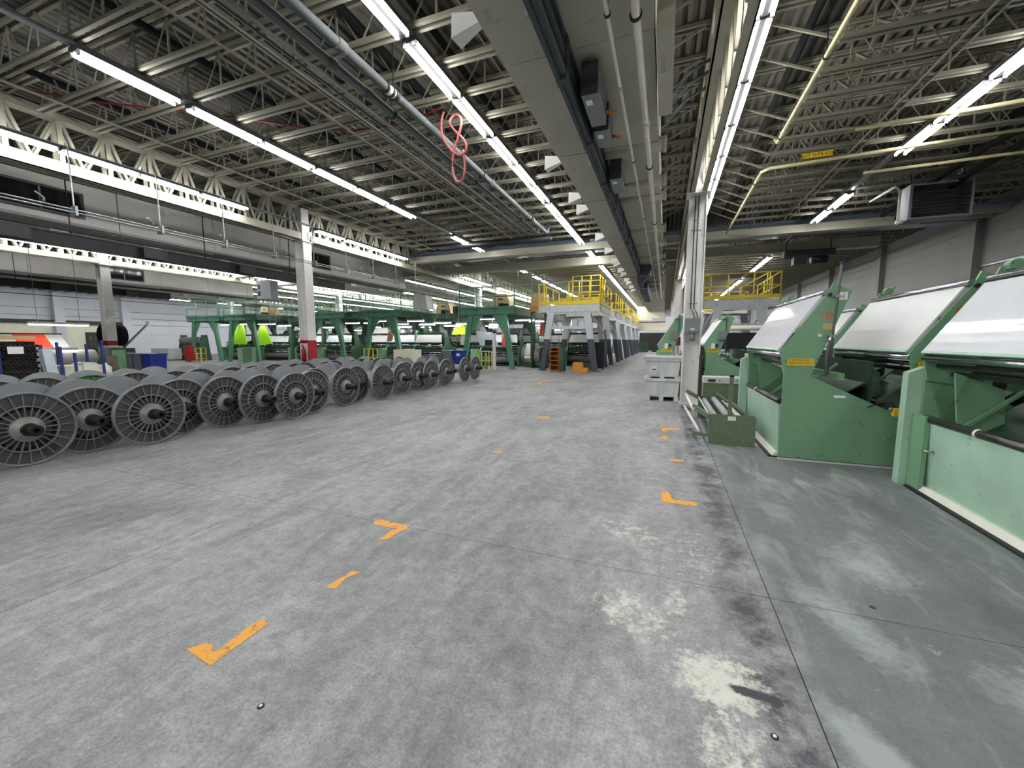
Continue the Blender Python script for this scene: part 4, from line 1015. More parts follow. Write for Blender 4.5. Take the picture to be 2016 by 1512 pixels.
def platform(x0, x1, y0, ln, label, inner=True, zb=2.86, grp=None):
    o = thing('grey_platform', label, 'platform', ((x0+x1)/2, y0, 0), 0, grp)
    hw = (x1-x0)/2
    MB().box(-hw, hw, -.06, 0, zb, zb+.33).build('front_beam', 'grey_paint', o)
    for x_ in (-hw+.03, -hw+.48, -.02, hw-.72, hw-.1):
        for dx in (0, .09):
            for dz_ in (.08, .165, .25): MB().cyl((x_+dx, -.068, zb+dz_), (x_+dx, -.06, zb+dz_), .013, 6).build('bolt', 'box_dark', o)
    for s_ in (-1, 1): MB().box(s_*hw-.03, s_*hw+.03, 0, ln, zb, zb+.3).build('side_beam', 'grey_paint', o)
    MB().box(-hw, hw, 0, ln, zb+.3, zb+.34).build('deck_plate', 'dark', o)
    for y in (.05, ln-.25):
        for s_ in (-1, 1): leg_mesh(s_, zb, hw-.18, hw-.62, .3, 0, 1.56).build('leg', ['grey_paint', 'slate'], o, (0, y, 0))
        MB().box(-hw+.55, hw-.55, y-.06, y+.06, 2.04, 2.2).build('cross_tie', 'grey_paint', o)
        MB().box(-hw+.4, hw-.4, y-.08, y+.08, zb-.1, zb).build('cross_beam', 'grey_paint', o)
    for s_ in (-1, 1): MB().bar((s_*(hw-.45), .1, zb-.1), (s_*(hw-.35), ln-.4, 2.0), .05).build('brace', 'grey_paint', o)
    b = MB()
    zz = zb+.36
    rail_run(b, (hw, 0), (hw, ln), zz, 1.05, 3, .024, (.5,), .03)
    rail_run(b, (-hw, 0), (-hw, ln), zz, 1.05, 3, .024, (.5,), .03)
    rail_run(b, (-hw, 0), (-hw+.26, 0), zz, 1.0, 1, .024, (.5,), .04)
    rail_run(b, (0 if inner else -hw, 0), (hw, 0), zz, 1.05, 3, .024, (.5,), .03)
    b.build('guard_rail', 'rail_yellow', o)
    MB().box(-hw, hw, -.04, -.01, zz, zz+.16).box(hw-.01, hw+.02, 0, ln, zz, zz+.16).build('toe_board', 'rail_yellow', o)
    if inner:
        MB().box(-hw+.5, hw-.3, 2.2, ln, zb+.5, zb+.9).build('inner_deck', 'rail_yellow', o)
        b = MB(); rail_run(b, (-.3, 2.2), (hw-.35, 2.2), zb+.95, 1.05, 3, .024, (.5,), .03); rail_run(b, (hw-.35, 2.2), (hw-.35, ln), zb+.95, 1.05, 2, .024, (.5,), .03)
        b.build('inner_rail', 'rail_yellow', o)
    return o
platform(-5.9, -2.92, 19.3, 4.0, 'closest grey platform with yellow rails on dark footed legs beside the aisle')
for i, y in enumerate((25.1, 31.3, 37.5, 43.6, 49.5)):
    platform(-5.85, -2.85, y, 4.0, '%s grey platform with yellow rails down the aisle' % ordw(i+1), False)
platform(1.45, 4.28, 19.3, 4.5, 'grey platform with yellow rails in the wall bay behind the inspection machines', False)
platform(1.5, 4.3, 26.5, 4.5, 'second grey platform in the wall bay, farther back', False)
st = thing('yellow_stair_rail', 'pair of sloping yellow stair rails over the wall bay platform', 'rail', (3.1, 20.6, 3.22))
b = MB()
for y in (0, .5):
    b.bar((0, y, .1), (1.05, y, .75), .035).bar((0, y, .65), (1.05, y, 1.25), .035).bar((0, y, .0), (0, y, .65), .035).bar((1.05, y, 0), (1.05, y, 1.25), .035)
b.build('rail_frame', 'rail_yellow', st)
# beige creel covers and boxes on the decks
def creel(x, y, z, label, s=1.0, mt='beige'):
    o = thing('creel_cover', label, 'machine cover', (x, y, z))
    MB().prism([(-.6*s, 0), (.6*s, 0), (.52*s, .45*s), (.36*s, .82*s), (-.36*s, .82*s), (-.52*s, .45*s)], 'y', 0, .9).build('cover', mt, o)
    MB().box(-.15*s, .15*s, -.01, 0, .5*s, .58*s).build('plate', 'box_dark', o)
    MB().box(.0, .28*s, -.28, -.02, 0, .28*s).box(.3*s, .5*s, -.28, -.02, 0, .26*s).build('motor_box', 'black', o)
creel(-8.75, 21.2, 3.26, 'beige creel cover on the gantry deck next to the grey platform')
creel(-12.9, 22, 3.1, 'beige creel cover behind the white cloth on the second gantry', .9)
creel(-27.0, 21, 3.26, 'beige creel cover on the gantry by the lime cloth', .8)
creel(-24.6, 22, 3.1, 'small beige creel cover seen through far rails', .7)
oc = thing('orange_console', 'beige cabinet on an orange base between green gantry and grey platform', 'cabinet', (-6.85, 20.6, 3.02))
MB().box(0, .95, 0, .8, 0, .26).build('base_frame', 'orange', oc)
MB().box(.08, .88, .05, .75, .26, .95).box(.35, .7, .02, .05, .45, .85).build('cabinet_body', 'beige', oc)
for s_ in (.1, .85): MB().box(s_-.04, s_+.04, .1, .7, -3.02, 0).build('support_leg', 'green_dark', oc)
tag(MB().prism([(-13.9,3.3),(-12.9,3.3),(-13.0,4.1),(-13.35,4.3),(-13.8,4.2)], 'y', 20.2, 20.9).build('white_cover', 'cloth_white'), 'white cloth draped over a shape on the second gantry', 'cover')
cx = thing('dark_crate', 'dark blue grey crate on the second gantry beside the white cloth', 'crate', (-12.0, 21.6, 3.1))
MB().box(0, .5, 0, .5, 0, .42).build('crate_body', 'box_dark', cx)
for k, (X0, X1) in enumerate(((-14.1, -10.6),)):
    dk = thing('walkway_deck', 'dark green walkway carrying the creels between the first two gantries', 'walkway', (X0, 21.4, 2.8))
    MB().box(0, X1-X0, 0, 10, 0, .3).build('deck_plate', 'green_dark', dk)
    b = MB(); rail_run(b, (0, 0), (X1-X0, 0), .4, 1.0, 6); b.build('guard_rail', 'green_gantry', dk)
    for x_ in (.3, 3.1): MB().box(x_-.1, x_+.1, 0, .2, -2.8, 0).build('leg', 'green_dark', dk)
dk = thing('walkway_deck', 'dark green walkway between the hanging box and the red banded column', 'walkway', (-25.4, 21.4, 2.8))
MB().box(0, 3.7, 0, 10, 0, .3).build('deck_plate', 'green_dark', dk)
b = MB(); rail_run(b, (0, 0), (3.7, 0), .4, 1.0, 6); b.build('guard_rail', 'green_gantry', dk)
for x_ in (.3, 3.3): MB().box(x_-.1, x_+.1, 0, .2, -2.8, 0).build('leg', 'green_dark', dk)

# ================================================================== LOOMS UNDER THE GANTRIES
def loom(x, y, label, w=2.4, board='board', top='cloth_white', low='cloth_grey', seed=0, grp=None, hood=True):
    r = random.Random(seed)
    o = thing('loom', label, 'loom', (x, y, 0), 0, grp)
    hw = w/2
    for s_ in (-1, 1):
        X = s_*hw
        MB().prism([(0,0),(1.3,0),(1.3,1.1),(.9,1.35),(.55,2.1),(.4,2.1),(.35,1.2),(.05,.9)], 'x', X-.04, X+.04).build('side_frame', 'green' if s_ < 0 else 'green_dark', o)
    MB().hexa([(-hw+.1,.16,1.38),(hw-.1,.16,1.38),(hw-.1,.2,1.38),(-hw+.1,.2,1.38),(-hw+.2,.34,1.82),(hw-.2,.34,1.82),(hw-.2,.38,1.82),(-hw+.2,.38,1.82)]).build('warp_board', board, o)
    MB().box(-hw+.12, hw-.12, .36, .44, 1.84, 1.95).box(-hw+.1, hw-.1, .1, .2, 1.28, 1.36).build('board_rim', 'dark', o)
    if hood: MB().hexa([(-hw+.2,.42,1.97),(hw-.2,.42,1.97),(hw-.2,.8,1.97),(-hw+.2,.8,1.97),(-hw+.35,.6,2.35),(hw-.35,.6,2.35),(hw-.35,.85,2.35),(-hw+.35,.85,2.35)]).build('upper_sheet', top, o)
    MB().box(-hw, hw, .25, .75, .82, 1.05).build('needle_bed', 'green_dark', o)
    MB().box(-hw+.05, hw-.05, .1, .28, 1.06, 1.12).build('front_table', 'green_dark', o)
    MB().box(-hw+.1, hw-.1, .8, 1.3, .1, 1.5+r.uniform(-.1,.25)).build('machine_body', r.choice(['dark','green_deep','dark']), o)
    MB().cyl((-hw+.05, .35, .42), (hw-.05, .35, .42), .24, 16).build('cloth_roll', low, o)
    for z in (.78, .66, 1.2): MB().cyl((-hw, .12, z), (hw, .12, z), .03, 8).build('rod', 'chrome', o)
    MB().box(-hw, hw, .2, 1.1, .0, .12).build('base_plate', 'dark', o)
    for k in range(9):
        xx = -hw+.2+k*(w-.4)/8; h = r.uniform(.1, .35)
        MB().box(xx-.04, xx+.05, .2, .35, 1.12, 1.12+h*.5).build('yarn_guide', r.choice(['dark', 'chrome', 'green_dark', 'cloth_white']), o)
    MB().box(-hw-.55, -hw-.08, -.1, .5, 0, 1.0).box(-hw-.5, -hw-.12, -.11, -.1, .5, .9).build('drive_cabinet', 'green', o)
    MB().bar((hw*.3, .5, 2.3), (hw*.3, .5, 2.85), .03).bar((-hw*.5, .5, 2.3), (-hw*.5, .5, 2.85), .03).build('hanger_rod', 'galv', o)
    MB().tube([(-hw+.2, -.02, .95), (0, -.1, .75), (hw-.3, .0, .95)], .02, 6).build('hose', 'black', o)
    return o
LG = 'looms between the gantries'
loom(-23.6, 21.6, 'loom with white hood and two tilted boards, just left of the red banded column', 2.7, seed=1)
loom(-20.1, 20.6, 'loom with pale slanted cloth under the gantry past the red banded column', 2.3, 'wrap', 'wrap', seed=2, hood=False)
loom(-17.9, 21.8, 'loom between the two middle gantries behind the warp beams', 1.7, seed=3)
loom(-15.5, 21.0, 'loom under the second green gantry, behind the yellow frame', 2.2, 'wrap', 'wrap', seed=4, hood=False)
loom(-13.0, 20.2, 'loom with cream board and dark rim, above the cream cabinet', 2.0, seed=5, hood=False)
loom(-10.95, 22.4, 'loom with small white board under lime cloth, left of the first gantry', 1.4, seed=6, hood=False)
loom(-9.0, 21.5, 'loom under the first green gantry, behind the green gas bottle', 2.4, 'wrap', 'wrap', seed=7, hood=False)
loom(-30.9, 21.5, 'loom under the farthest gantry beside the lime cloth', 2.6, 'wrap', 'cloth_white', seed=8, hood=False)
loom(-27.2, 21.8, 'loom under the gantry with the green floor cabinet', 2.6, 'wrap', 'cloth_white', seed=9, hood=False)
loom(-6.6, 25.6, 'loom with dark cloth roll between first gantry and grey platform', 1.6, seed=10, hood=False)
loom(-4.4, 23.6, 'loom seen beneath the closest grey platform', 2.2, seed=11, hood=False)
k = 0
for y in (26, 30.5, 35):
    for x in (-31, -26.8, -23.4, -20, -17, -13.2, -9.4):
        loom(x, y, 'distant loom in the %s rear row, %s from the white wall' % (ordw(int((y-26)/4.5)), ordw(k % 7)), 2.4, ('cloth_grey','green_light','box_grey')[k % 3], 'box_grey', seed=20+k, grp='distant looms behind the front rows', hood=k % 3 == 0); k += 1
# cloths hanging in the machines
def sheet(pts, y0, y1, mt, name, label, cat='cloth'):
    return tag(MB().prism(pts, 'y', y0, y1).build(name, mt), label, cat)
sheet([(-30.6,1.2),(-28.9,1.2),(-29.1,2.6),(-29.9,2.6)], 20.9, 20.94, 'cloth_lime', 'hanging_cloth', 'lime green cloth sheet hanging left of the gantry post')
sheet([(-28.2,1.1),(-26.4,1.25),(-27.1,2.55),(-27.5,2.5)], 21.0, 21.04, 'cloth_lime', 'hanging_cloth', 'second lime green cloth sheet, behind the gantry leg')
sheet([(-12.1,1.85),(-10.9,1.85),(-11.0,2.2),(-11.4,2.45),(-11.8,2.4)], 21.6, 21.64, 'cloth_lime', 'hanging_cloth', 'small lime green cloth over the board left of the first gantry')
sheet([(-8.7,1.1),(-8.2,1.1),(-8.3,2.5),(-8.6,2.5)], 21.2, 21.24, 'cloth_rust', 'hanging_cloth', 'rust brown cloth hanging inside the first gantry')
sheet([(-7.35,1.75),(-6.75,1.75),(-6.75,2.85),(-7.3,2.85)], 24.2, 24.25, 'cloth_rust', 'hanging_cloth', 'rust brown cloth hanging between gantry and grey platform')
sheet([(-15.8,1.4),(-15.45,1.45),(-15.3,1.8),(-15.5,2.0),(-15.7,1.9)], 20.2, 20.24, 'cloth_pink', 'hanging_cloth', 'salmon rag hanging beside the second gantry leg')
sheet([(-9.75,1.2),(-8.6,1.15),(-9.0,1.95),(-10.0,2.0)], 20.6, 20.63, 'wrap', 'hanging_cloth', 'grey plastic sheet slanting inside the first gantry')
sheet([(-9.6,1.95),(-8.95,1.95),(-8.95,2.75),(-9.45,2.75)], 22.6, 22.64, 'cloth_white', 'hanging_cloth', 'white curtain hanging inside the first gantry')
sheet([(-12.6,1.2),(-11.9,1.2),(-12.0,2.5),(-12.5,2.5)], 23.6, 23.64, 'cloth_white', 'hanging_cloth', 'pale curtain hanging behind the looms left of the first gantry')
# task lamps over the looms
def task_lamp(x, y, z, label, L=1.1, grp=None, axis='x'):
    o = thing('task_lamp', label, 'light', (x, y, z), 0 if axis == 'x' else PI/2, grp)
    MB().prism([(-.09, -.01), (.09, -.01), (.05, .06), (-.05, .06)], 'x', -L/2, L/2).build('shade', 'paper', o)
    for s_ in (-.045, .045): MB().cyl((-L/2+.03, s_, -.02), (L/2-.03, s_, -.02), .022, 8).build('tube', 'lamp', o)
    under = any(a < x < b and ya < y < yb for a, b, ya, yb in ((-10.45,-7.3,19.6,32), (-17,-14.15,19.5,35), (-21.6,-18.5,19.7,33), (-28.7,-25.5,19.3,33), (-33,-29.6,19.5,33), (-14.1,-10.6,21.4,31), (-25.4,-21.7,21.4,31)))
    for s_ in (-L*.35, L*.35): MB().bar((s_, 0, .05), (s_, 0, (2.84 if under else 5.38)-z), .012).build('cord', 'galv', o)
LK = 'task lamps over the looms'
for i, (x, y, z) in enumerate(((-30.5,20.6,2.66), (-28.6,20.7,2.68), (-27.0,20.9,2.66), (-25.8,20.4,2.64), (-24.3,20.3,2.5), (-23.2,21.0,2.3), (-20.4,20.4,2.35), (-19.0,20.9,2.62), (-17.6,21.0,2.62), (-16.3,20.6,2.7), (-15.2,20.8,2.5),
                               (-13.5,19.9,2.62), (-13.3,20.8,2.45), (-11.9,20.2,2.5), (-11.7,21,2.35), (-10.8,20.8,2.45), (-9.1,20.4,2.68), (-8.6,20.6,2.35), (-7.2,20.9,2.6), (-6.9,22.4,2.6))):
    task_lamp(x, y, z, '%s bright task lamp over the looms, counted from the far left gantry' % ordw(i))
for k in range(24):
    x = -32+k*1.08+rnd.uniform(0, .8); y = 24+rnd.uniform(0, 14)
    task_lamp(x, y, 2.5, 'distant task lamp over the rear looms, %s from the white wall' % ordw(k), grp='distant task lamps over the rear looms')
task_lamp(-17.0, 6.55, 1.98, 'long tube lamp hanging over the orange red inspection cloth', 1.3, axis='y')

# ================================================================== THINGS STANDING ABOUT
gb = thing('gas_bottle', 'green gas bottle with white cap inside a yellow frame', 'gas bottle', (-8.55, 18.75, 0))
MB().lathe_x([(0,0),(0,.1),(.62,.1),(.7,.06),(.74,.035)], 16).build('cylinder', 'green', gb, (0,0,.02), (0,-PI/2,0))
MB().cyl((0,0,.74), (0,0,.86), .045, 10).build('cap', 'cloth_white', gb); MB().box(-.16,.16,-.14,.14,0,.02).build('foot_plate', 'paper', gb)
def frame_guard(x, y, w, h, label, mids=(.5,), d=.35):
    o = thing('bottle_guard', label, 'guard', (x, y, 0))
    for yy in (0, d):
        for x_ in (0, w): MB().bar((x_, yy, 0), (x_, yy, h), .035).build('post', 'rail_yellow', o)
        for m_ in (1.0,)+mids: MB().bar((0, yy, h*m_-.017), (w, yy, h*m_-.017), .035).build('rung', 'rail_yellow', o)
frame_guard(-8.85, 18.55, .56, .95, 'yellow tube frame guarding the green gas bottle')
frame_guard(-15.9, 18.3, .62, 1.05, 'yellow tube frame beside the second green gantry leg')
frame_guard(-30.4, 18.3, .5, .98, 'yellow tube frame beside the red tool chest', (.62, .25))
wp = thing('white_post', 'white painted post standing beside the gas bottle', 'post', (-8.12, 18.85, 0))
MB().box(-.07, .07, -.06, .06, 0, 1.75).box(-.1, .1, -.02, .06, 1.75, 1.85).build('shaft', 'column', wp)
mo = thing('monitor', 'small black monitor on the white post by the gas bottle', 'monitor', (-8.42, 18.8, 1.22))
MB().box(-.2, .12, 0, .18, 0, .3).build('screen_case', 'black', mo); MB().bar((.1, .1, .1), (.3, .1, .2), .03).build('bracket', 'dark', mo)
ex = thing('fire_extinguisher', 'red fire extinguisher hanging on the red banded column', 'extinguisher', (-11.5, 10.3, .75))
MB().lathe_x([(0,0),(0,.075),(.42,.075),(.5,.03),(.54,.03)], 14).build('bottle', 'red', ex, (0,0,0), (0,-PI/2,0))
MB().bar((0,0,.54),(0,-.08,.57),.03).build('valve', 'dark', ex); MB().tube([(0,-.03,.55),(.1,-.05,.45),(.1,-.03,.15)], .012, 6).build('hose', 'black', ex)
wr = thing('wooden_rack', 'orange brown slatted wooden rack under the grey platform', 'rack', (-5.22, 19.0, 0))
MB().box(0,.03,0,.5,0,1.16).box(.40,.43,0,.5,0,1.16).box(0.03,.4,.47,.5,0,1.16).build('carcass', 'wood', wr)
for z in (.02, .28, .5, .72, .94, 1.13): MB().box(.03,.4,0,.47,z,z+.03).build('shelf', 'wood', wr)
gp_ = tag(MB().prism([(-4.78,0),(-4.55,0),(-4.58,1.16),(-4.78,1.16)], 'y', 18.95, 19.5).build('green_box', 'green_dark'), 'dark green upright box beside the wooden rack', 'box')
so = thing('step_stool', 'orange plywood step stool in front of the grey platform', 'stool', (-4.06, 18.65, 0))
MB().hexa([(0,0,0),(.5,0,0),(.5,.5,0),(0,.5,0),(.03,.03,.46),(.43,.03,.46),(.43,.47,.46),(.03,.47,.46)]).build('upper_step', 'orange', so)
MB().box(.5,.72,.0,.5,0,.2).build('lower_step', 'orange', so)
bc = thing('black_screen', 'black curtain panel behind the platform leg', 'screen', (-3.55, 21.2, 0))
MB().box(0,.6,0,.06,.05,1.4).build('curtain', 'black', bc); MB().box(0,.04,-.1,.16,0,.05).box(.56,.6,-.1,.16,0,.05).build('foot', 'dark', bc)
gt = thing('green_tray', 'low dark green tray box under the grey platform', 'tray', (-4.3, 20.6, 0))
MB().box(0,.9,0,.5,0,.28).box(-.02,.92,-.02,.52,.28,.32).build('tray_body', 'green_dark', gt)
cr = thing('cream_cabinet', 'cream cabinet standing among the far warp beams', 'cabinet', (-12.9, 17.0, 0))
MB().box(0,1.25,0,.6,0,1.0).box(-.02,1.27,-.02,.62,1.0,1.03).build('body', 'soffit', cr)
for k in range(2): MB().box(.03+k*.6,.6+k*.6,-.012,0,.08,.97).build('door', 'soffit', cr)
def bin_(x, y, w, d_, h, mt, label, z=0, paper=False):
    o = thing('plastic_bin', label, 'bin', (x, y, z))
    MB().hexa([(.04,.04,0),(w-.04,.04,0),(w-.04,d_-.04,0),(.04,d_-.04,0),(0,0,h),(w,0,h),(w,d_,h),(0,d_,h)]).build('tub', mt, o)
    MB().box(-.03,w+.03,-.03,d_+.03,h,h+.04).build('rim', mt, o)
    if paper: MB().box(w*.35,w*.75,-.01,0,h*.75,h*.88).build('label', 'paper', o)
bin_(-10.6, 18.0, .46, .5, .95, 'bin_grey', 'slate blue bin beside the royal blue bin at the first gantry')
bin_(-10.05, 18.1, .46, .5, .95, 'blue', 'royal blue bin with paper label by the first gantry leg', paper=True)
bin_(-17.0, 8.5, .46, .5, 1.0, 'blue', 'royal blue wheeled bin at the end of the bin row past the banded column')
for i in range(4): bin_(-17.55-.53*i, 8.5, .46, .5, 1.0, 'bin_grey', '%s slate bin behind the royal blue one past the banded column' % ordw(i))
gc = thing('green_cabinet', 'green cabinet beside the single red band column', 'cabinet', (-16.4, 7.1, 0))
MB().box(0,.6,0,.42,0,1.25).box(-.01,.61,.0,.42,1.25,1.28).build('body', 'green_dark', gc); MB().box(.6,.61,.05,.38,.1,1.2).build('door', 'green', gc)
bp_ = tag(MB().prism([(6.75,0),(7.1,0),(7.05,1.05),(6.78,1.05)], 'x', -15.4, -15.3).build('brown_panel', 'tube_card'), 'brown board leaning beside the green cabinet', 'board')
# orange red cloth inspection table, cloth roll, tube rack at the far left
it = thing('inspection_table', 'inspection table with orange red cloth over its tilted white board', 'table', (-17.6, 5.2, 0))
def tb_(y0, y1, mt, nm, off): MB().hexa([(0+off,y0,1.28),(.02+off,y0,1.28),(.02+off,y1,1.28),(0+off,y1,1.28),(-.5+off,y0,1.68),(-.48+off,y0,1.68),(-.48+off,y1,1.68),(-.5+off,y1,1.68)]).build(nm, mt, it)
tb_(.0, 1.75, 'board', 'board', 0); tb_(.72, 1.38, 'cloth_red', 'cloth', .025)
MB().box(-.02,.08,0,1.9,1.2,1.26).build('front_rail', 'galv', it); MB().cyl((-.5,0,1.7),(-.5,1.8,1.7),.02,8).build('top_rod', 'dark', it)
for y in (.02, 1.75): MB().box(-.5,.0,y,y+.06,0,1.25).build('leg_frame', 'green_dark', it)
cr_ = thing('cloth_roll', 'large silver white cloth roll behind the blue posts', 'roll', (-17.0, 6.25, 0))
MB().cyl((0,0,.97),(0,1.0,.97),.24,24).build('roll', 'cloth_silver', cr_); MB().cyl((0,-.15,.97),(0,1.15,.97),.04,10).build('core', 'dark', cr_)
for y in (-.1, 1.1): MB().prism([(-.3,0),(.3,0),(.05,.95),(-.05,.95)], 'y', y-.02, y+.02).build('stand', 'dark', cr_)
tr = thing('tube_rack', 'blue steel rack filled with stacked cardboard tubes', 'rack', (-15.1, 2.9, 0))
b = MB()
for r_ in range(19):
    for c_ in range(26):
        y = .05+c_*.074+(.037 if r_ % 2 else 0); z = .25+r_*.066
        b.m(0).lathe_x([(0, .036), (1.4, .036), (1.402, .03), (1.38, .028)], 8, True) if False else b.m(0).cyl((0,y,z),(1.4+.02*((r_*7+c_*3)%3),y,z),.035,8,caps=False)
        xe = 1.4+.02*((r_*7+c_*3)%3)
        b.m(1)._add([(xe-.02, y+.03*math.cos(2*PI*k/8), z+.03*math.sin(2*PI*k/8)) for k in range(8)], [tuple(range(8))])  # black disc stands in for the shade inside the tube
b.build('tube_stack', ['tube_card', 'black'], tr)['kind'] = 'stuff'
MB().box(0,1.5,0,2.0,.12,.2).build('base_frame', 'blue_steel', tr)
for y in (.0, 1.3, 1.95): MB().box(1.47,1.52,y,y+.05,0,1.4).build('rack_post', 'blue_steel', tr)
cbx = tag(MB().box(-14.9, -13.6, 4.1, 4.82, 1.52, 1.6).build('cardboard_flat', 'cardboard'), 'flat piece of cardboard lying on the tube rack', 'cardboard')
pn = thing('paper_notice', 'white paper notice fixed to the front of the tube rack', 'notice', (-13.53, 4.34, 1.2))
MB().box(0,.01,0,.24,0,.16).build('sheet', 'paper', pn)
pn = thing('paper_notice', 'white papers on top of the tube rack', 'notice', (-14.2, 3.7, 1.55))
MB().box(0,.5,0,.5,0,.02).build('sheet', 'paper', pn)
pw = thing('wrapped_roll', 'tall leaning roll in clear plastic wrap beside the tube rack', 'roll', (-13.5, 5.02, 0))
MB().hexa([(-.12,-.1,0),(.12,-.1,0),(.12,.12,0),(-.12,.12,0),(-.1,-.2,1.3),(.1,-.2,1.3),(.1,-.04,1.3),(-.1,-.04,1.3)]).build('wrap', 'wrap', pw)
bl = thing('blue_cart', 'blue steel cart with tall corner posts holding cream boxes', 'cart', (-14.4, 5.1, 0))
MB().box(0,1.0,0,.95,.3,.38).build('bed', 'blue_steel', bl)
for (x_, y_, h) in ((1.0,.02,1.35),(1.0,.26,1.2),(.0,.35,1.45),(1.0,.78,1.5),(0,.9,1.4)): MB().box(x_-.022,x_+.022,y_-.022,y_+.022,0,h).build('post', 'blue_steel', bl)
bx = thing('cream_box', 'long cream box on the blue cart', 'box', (-14.3, 5.2, .38))
MB().box(0,.8,0,.32,0,.5).build('box_body', 'soffit', bx)
bx = thing('cream_box', 'second cream box on the blue cart, with crumpled plastic on top', 'box', (-14.3, 5.54, .38))
MB().box(0,.8,0,.4,0,.5).build('box_body', 'soffit', bx)
MB().hexa([(.05,.03,.5),(.7,.03,.5),(.7,.35,.5),(.05,.35,.5),(.2,.1,.56),(.6,.08,.58),(.6,.3,.56),(.2,.3,.55)]).build('plastic_top', 'wrap', bx)
jg = thing('jug', 'white plastic jug on a stool beside the banded column', 'jug', (-14.3, 6.3, .55))
MB().lathe_x([(0,0),(0,.13),(.22,.13),(.3,.05),(.34,.05),(.34,0)], 14).build('bottle', 'cloth_white', jg, (0,0,0), (0,-PI/2,0)); MB().bar((0,0,.3),(.0,.16,.3),.03).build('spout', 'black', jg)
sl = thing('stool', 'small white stool under the plastic jug', 'stool', (-14.3, 6.3, 0))
MB().box(-.2,.2,-.2,.2,.5,.55).build('seat', 'board', sl)
for x_ in (-.17,.17):
    for y_ in (-.17,.17): MB().bar((x_,y_,0),(x_,y_,.5),.03).build('leg', 'board', sl)
# far left bay
bb = thing('white_crate', 'long white crate on the floor before the white wall', 'crate', (-36.0, 18.6, 0))
MB().box(0,2.0,0,.9,.1,.9).box(.1,.5,0,.9,0,.1).box(1.5,1.9,0,.9,0,.1).build('crate_body', 'tub', bb)
fr = thing('cloth_winder', 'winding machine with wide dark grey cloth roll before the white wall', 'machine', (-34.6, 20.0, 0))
MB().cyl((0,0,1.45),(2.3,0,1.45),.3,20).build('upper_roll', 'cloth_grey', fr); MB().box(.05,2.25,-.1,.1,.55,1.3).build('cloth_sheet', 'cloth_grey', fr); MB().cyl((0,-.2,.45),(2.3,-.2,.45),.12,12).build('lower_roll', 'cloth_silver', fr)
for x_ in (-.08, 2.3): MB().prism([(-.5,0),(.5,0),(.3,1.9),(-.1,1.9)], 'x', x_, x_+.08).build('side_frame', 'green_dark', fr)
rt = thing('tool_chest', 'red tool chest on castors before the farthest gantry', 'tool chest', (-31.3, 18.1, 0))
MB().box(0,.42,0,.4,.08,.75).box(.03,.39,.03,.38,.75,1.1).build('body', 'cabinet_red', rt)
for k in range(5): MB().box(.02,.4,-.015,0,.12+k*.125,.22+k*.125).build('drawer', 'cabinet_red', rt)
for x_ in (.05,.37): MB().cyl((x_-.02,.1,.04),(x_+.02,.1,.04),.04,10).build('castor', 'black', rt)
gcb = thing('floor_cabinet', 'green floor cabinet with yellow dot in front of the fourth gantry', 'cabinet', (-26.6, 18.9, 0))
MB().box(0,.85,0,.5,0,1.05).build('body', 'green', gcb); MB().box(-.5,0,.0,.5,0,1.0).build('side_unit', 'green_light', gcb)
MB().cyl((.15,-.01,.92),(.15,0,.92),.05,10).build('dial', 'sign_yellow', gcb); MB().box(.45,.52,-.01,0,.75,.95).build('sticker', 'orange_ink', gcb)
sh = thing('parts_shelf', 'grey steel shelving crowded with small parts near the white wall', 'shelf', (-34.0, 14.4, 0))
for z in (.4,.75,1.1,1.5): MB().box(0,2.6,0,.5,z,z+.03).build('shelf_board', 'galv', sh)
for x_ in (0,1.3,2.57):
    for y_ in (0,.47): MB().box(x_,x_+.03,y_,y_+.03,0,1.75).build('upright', 'galv', sh)
for k in range(22): 
    z = rnd.choice((.43,.78,1.13,1.53)); x_ = .08+rnd.uniform(0,2.3)
    MB().box(x_,x_+rnd.uniform(.08,.2),.05,.3,z,z+rnd.uniform(.08,.22)).build('part_box', rnd.choice(['galv','paper','box_grey','dark','green_light']), sh)
hb = thing('hanging_cabinet', 'pale blue control cabinet hanging on two poles above the looms', 'control panel', (-20.5, 15.6, 3.7))
MB().box(.3,1.0,0,.45,0,.95).build('cabinet', 'wall', hb); MB().box(0,.3,0,.45,0,.95).build('side_unit', 'grey_paint', hb)
for z in (.15,.5): MB().box(.05,.25,-.012,0,z,z+.25).build('window', 'box_dark', hb)
for x_ in (.55, .98): MB().bar((x_,.2,-1.6),(x_,.2,2.31),.035).build('pole', 'galv', hb)
for z in (-1.4,-1.1,-.8): MB().box(.53,1.0,.18,.22,z,z+.03).build('rung', 'galv', hb)
# machinery hanging over the wall bay and behind
ft = thing('spot_light', 'twin head white floodlight hanging from the roof girder', 'light fitting', (-8.55, 19.05, 4.5))
MB().bar((0,0,0),(0,0,.45),.05).build('stem', 'paper', ft)
for s_ in (-1,1): MB().cyl((s_*.06,0,-.02),(s_*.24,-.1,.05),.07,12,.1).build('lamp_head', 'paper', ft)
fb = thing('dark_winch', 'cluster of dark machinery hanging below the girder in the wall bay', 'machine', (4.1, 18.3, 4.62))
MB().box(0,1.6,0,.4,0,.25).box(.3,.7,-.1,.3,-.3,.1).build('housing', 'dark', fb); MB().cyl((.9,.2,-.1),(1.4,.2,-.1),.15,12).build('drum', 'black', fb)
for x_ in (.1,1.5): MB().bar((x_,.2,.2),(x_,.2,.66),.03).build('hanger', 'dark', fb)
mb2 = thing('winding_frame', 'dark winding frame with pale rollers behind the column and machine 10', 'machine', (1.5, 15.0, 0))
for x_ in (0, 2.4): MB().box(x_,x_+.12,0,1.2,0,2.0).build('side_frame', 'grey_paint', mb2)
MB().box(.12,2.4,.3,.5,1.2,1.75).build('dark_panel', 'black', mb2)
